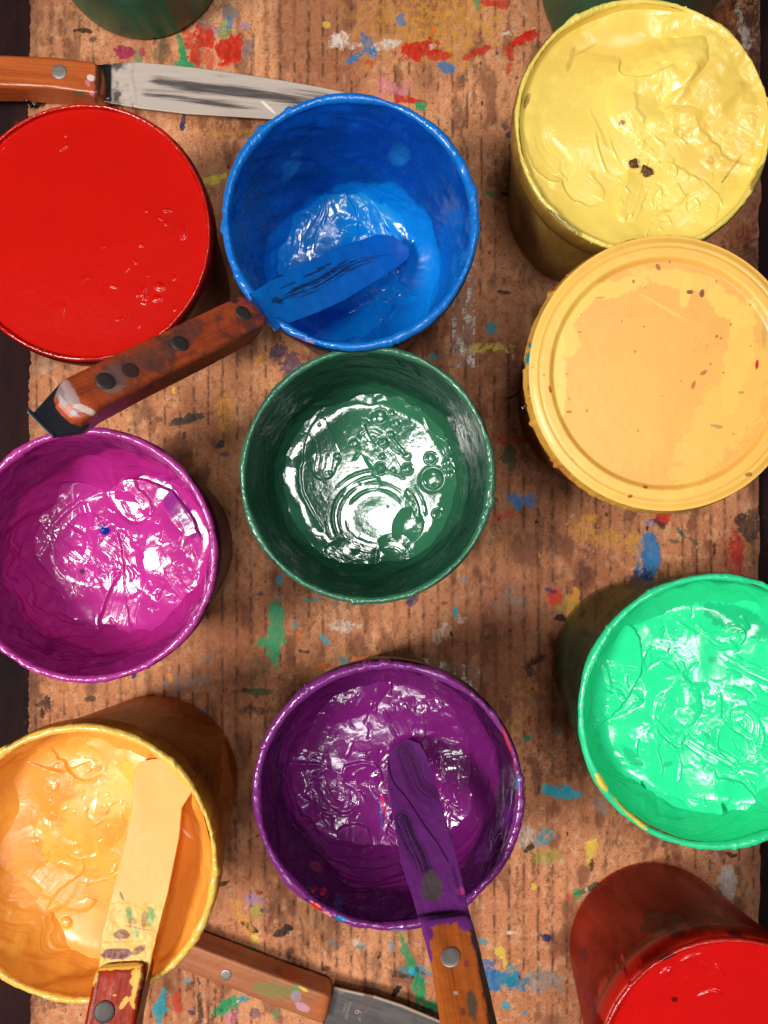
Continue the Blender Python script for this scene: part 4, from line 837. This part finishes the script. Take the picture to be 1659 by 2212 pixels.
def blade(pl, e1, e2, mat, parent, colf=None, thick=.0009, n=260, m=70, coat=None, name='blade', bend=None, off=0.0):
    E1, E2 = edges(pl, e1, e2, off)
    s0 = min(E1[0, 0], E2[0, 0]); s1 = max(E1[-1, 0], E2[-1, 0])
    q_ = np.linspace(0, 1, n) ** 1.15
    Sa = E1[0, 0] + (E1[-1, 0] - E1[0, 0]) * q_; Sb = E2[0, 0] + (E2[-1, 0] - E2[0, 0]) * q_
    a = np.interp(Sa, E1[:, 0], E1[:, 1]); b = np.interp(Sb, E2[:, 0], E2[:, 1])
    t = np.linspace(0, 1, m)
    Sg = Sa[:, None] + (Sb - Sa)[:, None] * t; Wt = a[:, None] + (b - a)[:, None] * t
    top = np.full_like(Sg, off)
    q = np.stack([Sg, Wt, top], -1); px, py = proj(pl.world(q))
    if coat is not None: top = top + coat(px, py, t[None, :] * np.ones((n, 1)), Sg) * .001
    edge = np.clip(np.minimum(t, 1 - t) * m / 2.0, 0, 1)
    top = off + (top - off) * edge
    bot = np.full_like(Sg, off - thick)
    if bend is not None:
        top = top + bend(Sg); bot = bot + bend(Sg)
    V = np.concatenate([np.stack([Sg, Wt, top], -1), np.stack([Sg, Wt, bot], -1)[:, ::-1]], 1)
    col = np.zeros((n, m, 4)) if colf is None else colf(px, py)
    col = np.concatenate([col, col[:, ::-1]], 1)
    M = 2 * m
    return mesh_obj(name, V.reshape(-1, 3), grid_faces(n, M, True), mat, parent, col.reshape(-1, 4), True, [list(range(M)), list(range((n - 1) * M, n * M))[::-1]])
def handle(pl, e1, e2, mat, parent, depth=.016, colf=None, rc=.0022, n=200, top=.0, name='handle', off=0.0, endr=.004, endd=.0016):
    """wooden scales: rounded rectangle section, ends eased over"""
    E1, E2 = edges(pl, e1, e2, off)
    s0 = max(E1[0, 0], E2[0, 0]); s1 = min(E1[-1, 0], E2[-1, 0])
    q_ = np.linspace(0, 1, n)
    Sa = E1[0, 0] + (E1[-1, 0] - E1[0, 0]) * q_; Sb = E2[0, 0] + (E2[-1, 0] - E2[0, 0]) * q_
    a = np.interp(Sa, E1[:, 0], E1[:, 1]); b = np.interp(Sb, E2[:, 0], E2[:, 1])
    if a.mean() > b.mean(): a, b, Sa, Sb = b, a, Sb, Sa
    lo, hi = a, b; S = (Sa + Sb) / 2; s0, s1 = S[0], S[-1]
    # section template
    def sect(w0, w1, d, rcv):
        pts = []
        for cxy, a0 in (((w1 - rcv, -rcv), 90), ((w1 - rcv, -d + rcv), 0), ((w0 + rcv, -d + rcv), -90), ((w0 + rcv, -rcv), -180)):
            for q in range(7):
                aa = math.radians(a0 - 90 * q / 6); pts.append((cxy[0] + rcv * math.cos(aa), cxy[1] + rcv * math.sin(aa)))
        # extra points over the top face
        out = []
        for i in range(len(pts)):
            p, q = pts[i], pts[(i + 1) % len(pts)]
            out.append(p)
            L = math.dist(p, q)
            if L > .003:
                for j in range(1, 26): out.append((p[0] + (q[0] - p[0]) * j / 26, p[1] + (q[1] - p[1]) * j / 26))
        return np.array(out)
    V = []
    for i in range(n):
        e = min(S[i] - s0, s1 - S[i]); k = 1 - (1 - min(e / endr, 1)) ** 2
        sh = endd * (1 - math.sqrt(max(k, 0)))
        sec = sect(lo[i] + sh, hi[i] - sh, depth - 2 * sh, rc)
        fr = (sec[:, 0] - lo[i]) / (hi[i] - lo[i])
        V.append(np.stack([Sa[i] + (Sb[i] - Sa[i]) * fr, sec[:, 0], sec[:, 1] - sh + off], -1))
    ln = min(len(v) for v in V); V = np.array([v[:ln] for v in V]); M = ln
    def cap(sec, d):
        c = sec.mean(0); out = []
        for k_, f_ in ((.93, .35), (.75, .8), (.4, 1.0), (.02, 1.05)):
            q = c + (sec - c) * k_; q[:, 0] += d * f_ * .0012; out.append(q)
        return out
    V = np.array(cap(V[0], -1)[::-1] + list(V) + cap(V[-1], 1)); n = len(V)
    wn = fbm(V[..., 0] * 300, V[..., 1] * 300 + V[..., 2] * 280, 5, 3)
    V[..., 2] += .00016 * wn; V[..., 1] += .00012 * wn
    px, py = proj(pl.world(V))
    col = np.zeros((n, M, 4)) if colf is None else colf(px, py)
    return mesh_obj(name, V.reshape(-1, 3), grid_faces(n, M, True, True), mat, parent, col.reshape(-1, 4), True, [list(range(M))[::-1], list(range((n - 1) * M, n * M))])
def rivet(pl, px, py, r, mat, parent, top=.0003, off=0.0, name='rivet', depth=.002):
    s, w = pl.sw(px, py, off); n = 48
    rings = [(r, -depth), (r, top * .2), (r * .93, top * .8), (r * .6, top), (r * .02, top * 1.1)]
    V = [(s + rr * math.cos(2 * math.pi * j / n), w + rr * math.sin(2 * math.pi * j / n), off + z) for rr, z in rings for j in range(n)]
    return mesh_obj(name, np.array(V), grid_faces(len(rings), n, True), mat, parent, np.zeros((len(V), 4)))

steel = metal_mat('brushed_steel', (.52, .48, .47), .32)
dull_steel = metal_mat('dull_rivet', (.42, .38, .37), .5, .6)
dark_rivet = metal_mat('dark_rivet', (.06, .045, .045), .5, .3)

# -- knife with the white smeared blade, top left, lying on the cardboard
K = Plane(at(800, 232, .012), at(-290, 138, .012))
K0 = thing('palette_knife', 'broad steel palette knife smeared with white paint above the red tub', 'palette knife', mw=K.mw, group='palette knives')
def white_film(px, py):
    n = fbm(px * .006, py * .05, 5, 4); n2 = fbm(px * .02, py * .16, 7, 4)
    yt = np.interp(px, [220, 290, 500, 700, 800], [139, 134, 157, 190, 222]); yb = np.interp(px, [220, 300, 500, 700, 800], [219, 233, 251, 258, 245]); yc = (py - yt) / (yb - yt)
    fine = fbm(px * .012 + 3 * yc, yc * 38, 7, 4); broad = fbm(px * .007, yc * 5, 5, 3)
    cen = .34 + .16 * ss(330, 620, px) + .05 * np.sin(px * .02)
    u = 1 - np.exp(-((yc - cen) / (.15 + .05 * broad)) ** 2) * ss(295, 350, px) * 1.15
    u -= .95 * np.exp(-((yc - .66 - .10 * ss(300, 500, px)) / .09) ** 2) * ss(285, 320, px) * ss(640, 470, px)
    u -= .5 * np.exp(-((yc - .12) / .05) ** 2) * ss(440, 480, px) * ss(620, 560, px) + .8 * np.exp(-((yc - .2) / .16) ** 2) * ss(560, 700, px)
    u += .15 * broad + .55 * fine
    u = np.where(px < 288, .50 + .9 * fbm(px * .06, py * .05, 9, 4), u)
    u = u + .12
    a = .40 + .55 * ss(.1, .8, u)
    c = np.array(lin(200, 184, 174))
    dk_ = ss(.6, .1, u)[..., None]
    c = c * (1 - dk_) + np.array(lin(66, 50, 50)) * dk_
    col = np.concatenate([c, np.clip(a + .3 * dk_[..., 0], 0, .95)[..., None]], -1)
    return spots(px, py, [(222, 160, 12, 44, 3, lin(42, 45, 44), .95, .5), (218, 165, 5, 12, 0, 'grn', 1, .4), (580, 232, 3, 22, -48, lin(240, 235, 230), 1, .2)], col)
blade(K, [(222, 139), (250, 137), (292, 134), (330, 137), (420, 146), (500, 157), (600, 172), (700, 190), (770, 205), (800, 222)], [(222, 219), (300, 233), (400, 245), (500, 251), (595, 257), (700, 258), (770, 252), (800, 240)], metal_mat('steel_with_white_film', (.36, .32, .32), .42), K0, white_film,
      coat=lambda px, py, t, S: .10 * fbm(px * .008, py * .12, 3, 4) + .5 * np.exp(-((px - 287 + 4 * np.sin(py * .05)) / 4) ** 2) + np.where(px < 290, .35 * fbm(px * .08, py * .06, 4, 3), 0), thick=.0011)
HL = wood_mat('orange_brown_wood', lin(156, 66, 28), lin(200, 104, 48), lin(92, 34, 16), .33)
h0 = handle(K, [(-290, 112), (0, 116), (120, 121), (200, 131), (214, 138)], [(-290, 190), (0, 186), (100, 190), (200, 203), (214, 206)], HL, K0, .017,
            lambda px, py: spots(px, py, [(196, 168, 9, 7, 30, 'wht', .9, .5), (190, 180, 8, 5, 60, 'pnk', .6, .6), (203, 203, 10, 6, 20, 'pnk', .8, .5), (172, 201, 14, 4, 5, 'dkg', .7, .8), (212, 175, 7, 50, 4, lin(50, 22, 12), .85, .7), (192, 127, 18, 3, 5, 'wht', .7, .8)]), off=.0085)
rivet(K, 128, 155, .0040, dull_steel, h0, off=.0087)
blade(K, [(204, 140), (238, 140)], [(204, 212), (238, 216)], metal_mat('dark_bolster', (.05, .05, .05), .4, .6), K0, lambda px, py: spots(px, py, [(219, 162, 5, 10, 0, 'grn', 1, .4)]), .005, 10, 12, name='bolster', off=.0012)

# -- blue knife leaning in the blue tub
K = Plane(at(882, 545, .036), at(138, 868, .172))
K1 = thing('palette_knife', 'palette knife with blue coated blade and worn red handle in blue tub', 'palette knife', mw=K.mw, group='palette knives')
bk = lin(8, 112, 208)
def bluecol(px, py):
    base = np.concatenate([np.ones(px.shape + (3,)) * np.array(bk), np.ones(px.shape + (1,))], -1)
    base[..., :3] *= (1 + .10 * fbm(px * .02, py * .02, 4, 3))[..., None]
    d, s, r = polyd(px, py, smoothpts([(600, 650), (640, 632), (690, 612), (750, 575), (800, 558), (872, 551)]))
    st = fbm(s * .55, r * .012, 6, 3)
    w = 13 * ss(0, 60, r) * ss(290, 150, r) + 3
    m = ss(1.1, .6, d / w) * ss(-.12, .12, st) * .92
    for x, y, L in ((680, 588, 22), (622, 616, 16), (600, 598, 10), (700, 575, 14)):
        d2, s2, r2 = polyd(px, py, [(x - L, y + L * .42), (x + L, y - L * .42)]); m = np.maximum(m, ss(2.6, 1.0, d2 + 1.5 * fbm(px * .2, py * .2, 3, 2)) * .9)
    m = np.maximum(m, ss(1.1, .3, np.hypot((px - 600) / 16, (py - 650) / 12) + .8 * fbm(px * .15, py * .15, 8, 3)) * .8)
    c = np.array(lin(20, 32, 66)); base[..., :3] = base[..., :3] * (1 - m[..., None]) + c * m[..., None]
    return base
bladem = paint_mat('blue_blade_paint', bk, .30, .35)
blade(K, [(538, 634), (551, 628), (610, 590), (674, 561), (740, 532), (813, 507), (850, 508), (872, 520), (884, 538)], [(596, 712), (612, 702), (692, 672), (744, 648), (813, 606), (850, 582), (879, 560), (884, 550)], bladem, K1, bluecol,
      coat=lambda px, py, t, S: .35 * fbm(px * .03, py * .03, 3, 3) + .12 * fbm((py + px * .43) * .25, px * .02, 5, 3), thick=.0014)
HW = wood_mat('worn_red_wood', lin(150, 58, 30), lin(190, 84, 42), lin(84, 32, 24), .42, worn=.75)
h1 = handle(K, [(532, 629), (400, 692), (250, 762), (140, 815), (112, 836)], [(592, 690), (460, 758), (330, 822), (232, 874), (186, 912)], HW, K1, .0150,
            lambda px, py: spots(px, py, [(300, 780, 90, 22, -25, lin(92, 66, 60), .55, 1.2), (400, 720, 50, 22, -25, lin(80, 56, 52), .6, 1.2), (240, 820, 40, 30, -25, lin(112, 88, 84), .7, 1), (150, 850, 14, 44, -32, lin(170, 150, 150), .8, .9), (185, 885, 26, 8, 25, 'wht', .7, 1), (160, 892, 8, 6, 20, 'cyan', .6, .8), (590, 690, 22, 26, 20, lin(90, 20, 40), .7, .9), (580, 720, 18, 8, 0, 'och', .5, 1), (128, 850, 12, 30, -20, lin(120,110,115), .8, .8), (507, 649, 8, 6, 0, 'blk', .7, .7), (545, 640, 10, 6, 35, bk, .8, .8), (250, 840, 20, 8, -20, lin(150, 120, 110), .5, 1)]), rc=.0018, off=.0035, endr=.007, endd=.0034)
for x, y, r, m_ in ((525, 676, .0034, dark_rivet), (389, 742, .0034, dark_rivet), (228, 823, .0034, dark_rivet)):
    rivet(K, x, y, r, m_, h1, off=.0036)
hole = rivet(K, 281, 800, .0032, metal_mat('hole_dark', (.05, .015, .012), .8, 0.0), h1, .0001, off=.0036, name='hole')
blade(K, [(135, 822), (60, 880), (72, 892)], [(210, 900), (180, 930), (118, 938)], metal_mat('black_tang', (.025, .03, .045), .45, .3), K1, None, .003, 30, 20, name='tang', off=-.003)

# -- purple knife
K = Plane(at(884, 1600, .0615), at(1030, 2400, .196))
K2 = thing('palette_knife', 'palette knife with purple coated blade and orange brown handle in purple tub', 'palette knife', mw=K.mw, group='palette knives')
pk = lin(112, 42, 124)
def purcol(px, py):
    base = np.concatenate([np.ones(px.shape + (3,)) * np.array(pk), np.ones(px.shape + (1,))], -1)
    base[..., :3] *= (1 + .12 * fbm(px * .02, py * .02, 4, 3))[..., None]
    def streak(pts, w, strength, c):
        nonlocal base
        d, s, r = polyd(px, py, smoothpts(pts)); m = ss(1.1, .5, d / w) * ss(-.3, .15, fbm(s * .5, r * .012, 6, 3)) * strength
        base[..., :3] = base[..., :3] * (1 - m[..., None]) + np.array(c) * m[..., None]
    streak([(875, 1625), (890, 1665), (905, 1700), (930, 1720)], 26, .65, lin(52, 28, 48))
    streak([(870, 1770), (885, 1810), (905, 1850), (915, 1880)], 22, .9, lin(38, 26, 50))
    d, s, r = polyd(px, py, smoothpts([(838, 1640), (848, 1685), (880, 1725), (915, 1780), (945, 1820), (968, 1860)])); m = ss(2.4, .8, d)[..., None]
    base[..., :3] = base[..., :3] * (1 - m) + np.array(lin(30, 12, 36)) * m
    return spots(px, py, [(932, 1915, 24, 34, -8, lin(84, 72, 78), 1, .5), (996, 1925, 9, 9, 0, lin(190, 60, 130), .9, .6), (935, 1975, 60, 5, -8, lin(40, 12, 48), .9, .5), (985, 1900, 4, 40, -14, lin(60, 24, 90), .6, .7)], base)
blade(K, [(876, 1598), (850, 1615), (838, 1641), (836, 1690), (854, 1790), (866, 1862), (890, 1935), (905, 1985), (912, 2000)], [(884, 1598), (907, 1607), (922, 1635), (930, 1659), (952, 1735), (985, 1844), (998, 1899), (1012, 1962), (1018, 1985)], paint_mat('purple_blade_paint', pk, .34, .35), K2, purcol,
      coat=lambda px, py, t, S: .35 * fbm(px * .03, py * .03, 3, 3) + .10 * fbm((px - py * .3) * .25, py * .02, 5, 3) , thick=.0014)
HP = wood_mat('orange_wood', lin(168, 80, 28), lin(194, 102, 40), lin(110, 46, 16), .42)
h2 = handle(K, [(902, 1975), (920, 2040), (932, 2092), (950, 2212), (975, 2400)], [(1016, 1970), (1034, 2040), (1046, 2092), (1074, 2212), (1114, 2400)], HP, K2, .0150,
            lambda px, py: spots(px, py, [(958, 1978, 70, 20, -6, pk, 1, .7), (965, 1980, 50, 4, -8, lin(40, 12, 48), .8, .6), (918, 2010, 15, 34, -8, pk, 1, .7), (922, 2050, 9, 36, -10, pk, 1, .6), (1028, 2020, 12, 60, -10, lin(50, 20, 60), .9, .8), (1046, 2120, 9, 70, -12, lin(44, 20, 24), .92, .5), (1066, 2220, 10, 60, -12, lin(44, 20, 24), .92, .5), (1008, 1998, 20, 14, 0, pk, 1, .8), (1020, 2170, 11, 34, -8, lin(86, 74, 62), .95, .6), (1000, 2186, 5, 9, 0, lin(90, 60, 50), .7, .7), (1008, 2082, 5, 8, 30, lin(150, 40, 90), .8, .6), (985, 2145, 5, 4, 0, 'wht', .5, .7)]), rc=.0020, off=.0035)  # dark strips down the right edge paint in the shaded side face
rivet(K, 973, 2067, .0036, dull_steel, h2, off=.0037)

# -- orange knife
K = Plane(at(345, 1640, .092), at(235, 2400, .128))
K3 = thing('palette_knife', 'palette knife buried in amber paint with dark varnished red handle', 'palette knife', mw=K.mw, group='palette knives')
ok = lin(240, 172, 78); ok2 = lin(232, 180, 80)
def orcol(px, py):
    t_ = ss(1900, 1990, py)[..., None]
    base = np.concatenate([np.array(ok) * (1 - t_) + np.array(ok2) * t_, np.ones(px.shape + (1,))], -1)
    base[..., :3] *= (1 + .07 * fbm(px * .015, py * .03, 4, 3))[..., None]
    return spots(px, py, [(280, 1975, 7, 16, -10, lin(90, 150, 70), .8, .7), (325, 1980, 9, 20, 5, lin(90, 160, 80), .8, .8), (312, 1985, 7, 18, 5, lin(150, 110, 50), .7, .9), (285, 1990, 10, 7, 0, lin(150, 100, 40), .7, .9), (262, 2018, 18, 11, 0, lin(120, 60, 20), .9, .6), (292, 2016, 9, 9, 0, lin(110, 160, 80), .7, .9), (263, 1935, 3, 12, -25, lin(120, 60, 30), .8, .7),
        (252, 2060, 34, 13, -3, lin(112, 38, 14), 1, .6), (300, 2052, 16, 7, -30, lin(112, 42, 14), .8, 1), (285, 2083, 22, 4, -18, lin(60, 24, 12), .9, .8), (300, 2005, 30, 2, 12, lin(130, 90, 50), .7, .6), (250, 2035, 34, 2, -4, lin(190, 130, 60), .6, .7)], base)
blade(K, [(330, 1640), (300, 1646), (290, 1670), (285, 1740), (273, 1810), (241, 1937), (221, 2016), (213, 2101), (206, 2125)], [(370, 1640), (400, 1665), (413, 1712), (392, 1745), (386, 1810), (362, 1929), (338, 2021), (322, 2096), (315, 2120)], paint_mat('orange_blade_paint', ok, .48, .3), K3, orcol,
      coat=lambda px, py, t, S: .3 * fbm(px * .015, py * .01, 3, 2) + np.where(py > 1950, .5 * fbm(px * .06, py * .06, 6, 3), 0), thick=.002, off=.001)
HO = wood_mat('varnished_red_wood', lin(138, 34, 12), lin(168, 48, 16), lin(80, 18, 8), .34)
HO.node_tree.nodes['Principled BSDF'].inputs['Specular IOR Level'].default_value = .15
h3 = handle(K, [(206, 2092), (199, 2117), (180, 2211), (160, 2400)], [(318, 2084), (313, 2110), (292, 2211), (272, 2400)], HO, K3, .0150,
            lambda px, py: spots(px, py, [(255, 2088, 60, 8, -3, ok2, 1, .9), (203, 2112, 9, 16, 10, ok2, .9, .9), (296, 2110, 14, 26, 8, ok2, 1, 1), (290, 2145, 6, 20, 10, ok, 1, .6), (268, 2166, 6, 16, 35, ok, 1, .5), (286, 2168, 5, 14, -20, ok, 1, .5), (248, 2150, 4, 3, 0, ok, 1, .3), (306, 2140, 8, 60, 6, lin(50, 14, 8), .7, .8)]), rc=.0024, off=.0045)  # dark strip at the right paints the handle's shaded side
rivet(K, 225, 2186, .0042, dark_rivet, h3, off=.0048)

# -- putty knife lying at the bottom
K = Plane(at(1130, 2310, .011), at(330, 2003, .011))
K4 = thing('putty_knife', 'steel putty knife with pale stained wooden handle lying at the bottom edge', 'putty knife', mw=K.mw)
def scr(px, py):
    n = fbm(px * .02, py * .02, 4, 4); m = np.maximum(ss(.0, .4, n) * .6 * ss(760, 800, px), .92 * ss(4.5, 1.5, polyd(px, py, [(722, 2135), (812, 2155), (870, 2174), (970, 2216)])[0]))
    edge_glint = ss(4.5, 1.5, polyd(px, py, [(722, 2135), (812, 2155), (870, 2174), (970, 2216)])[0])[..., None]  # highlight along the blade's edge, painted as a pale line
    base = np.concatenate([np.array(lin(58, 54, 54)) * (1 - edge_glint) + np.array(lin(190, 170, 150)) * edge_glint, m[..., None]], -1)
    return spots(px, py, [(790, 2166, 10, 30, 25, lin(90, 60, 50), .7, .8), (730, 2140, 16, 6, 20, 'gry', .5, .8)], base)
b4 = blade(K, [(722, 2133), (760, 2142), (812, 2153), (870, 2172), (970, 2214), (1100, 2270), (1160, 2300)], [(700, 2212), (690, 2235), (760, 2300), (860, 2350), (960, 2380), (1060, 2390), (1110, 2390)], metal_mat('scratched_steel', (.42, .39, .38), .42), K4, scr, thick=.0012)
HB = wood_mat('pale_stained_wood', lin(158, 90, 54), lin(190, 120, 78), lin(108, 56, 32), .45)
h4 = handle(K, [(330, 2008), (415, 2042), (500, 2074), (600, 2112), (700, 2148), (714, 2153)], [(310, 2064), (375, 2090), (500, 2138), (600, 2178), (690, 2212), (700, 2216)], HB, K4, .0165,
            lambda px, py: spots(px, py, [(590, 2140, 44, 17, 10, lin(130, 128, 76), .75, .6), (640, 2152, 11, 13, 0, lin(160, 140, 150), .9, .5), (655, 2176, 16, 9, 25, lin(210, 150, 170), .85, .6), (640, 2134, 10, 6, 0, 'grn', .6, .8), (655, 2136, 12, 4, 30, 'yel', .8, .6), (620, 2105, 30, 9, 15, lin(190, 70, 20), .6, .9), (690, 2180, 16, 40, 20, lin(190, 96, 40), .5, .9), (600, 2095, 10, 8, 0, 'dkg', .5, .9)]), rc=.0016, off=.0080)
rivet(K, 488, 2106, .0030, dull_steel, h4, off=.0082)
def engraved(body, px, py, size, angle):
    cu = bpy.data.curves.new('t', 'FONT'); cu.body = body; cu.size = size; cu.extrude = 0.00004; cu.space_line = .95
    tmp = bpy.data.objects.new('t', cu); COL.objects.link(tmp)
    bpy.context.view_layer.update()
    me = bpy.data.meshes.new_from_object(tmp.evaluated_get(bpy.context.evaluated_depsgraph_get()))
    bpy.data.objects.remove(tmp)
    p = at(px, py, .0115)
    o = bpy.data.objects.new('engraving', me); COL.objects.link(o)
    s = NT('engraving_white'); s.b.inputs['Base Color'].default_value = (*lin(170, 155, 148), 1); s.b.inputs['Roughness'].default_value = .6
    me.materials.clear(); me.materials.append(s.m)
    M = Matrix.Translation(Vector((p[0], p[1], .0113))) @ Matrix.Rotation(math.radians(angle), 4, 'Z')
    o.parent = b4; o.matrix_parent_inverse = Matrix.Identity(4); o.matrix_local = K.mw.inverted() @ M
engraved('STAINLESS\n  STEEL', 754, 2163, .0022, -104)
engraved('6 "', 768, 2180, .0054, -100)

# ---------------------------------------------------------------- small things
crumb_m = NT('dried_brown_paint'); crumb_m.b.inputs['Base Color'].default_value = (*lin(92, 58, 22), 1); crumb_m.b.inputs['Roughness'].default_value = .6
def crumb(px, py, z, r, sd, label, mat=None, name='paint_crumb', cat='paint crumb', flat=.5, group=None):
    n, m = 14, 22; c = at(px, py, z); V = []
    for i in range(n):
        a = math.pi * i / (n - 1)
        for j in range(m):
            b = 2 * math.pi * j / m
            d = np.array([math.sin(a) * math.cos(b), math.sin(a) * math.sin(b), math.cos(a)])
            k = r * (1 + .8 * float(fbm(d[0] * 1.6 + 5, d[1] * 1.6 + d[2] + 5, sd, 3)))
            V.append(d * k * np.array([1, 1, flat]))
    o = mesh_obj(name, np.array(V), grid_faces(n, m, True), mat or crumb_m.m); o.location = c
    tag(o, label, cat, group); return o
crumb(1371, 353, .0905, .0021, 3, 'dark brown crumb in yellow paint, the left and upper of the pair', group='crumbs in the yellow paint')
crumb(1398, 369, .0905, .0021, 6, 'dark brown crumb in yellow paint, the right and lower of the pair', group='crumbs in the yellow paint')

scrap_m = metal_mat('dull_scrap_metal', (.35, .30, .28), .35)
crumb(74, 214, .0035, .0050, 9, 'small crumpled scrap of metal under the wooden handle at the left edge', scrap_m, 'metal_scrap', 'metal scrap', .6)
rn = random.Random(8)
for x, y, lab in ((1134, 790, 'dried yellow lump stuck on the lid edge beside the teal fleck'), (1131, 878, 'dried yellow lump on the lower left edge of the amber lid')):
    crumb(x, y, .0985, .0014, int(x), lab, bpy.data.materials['yellow_rim'], 'paint_lump', 'paint lump', .8)
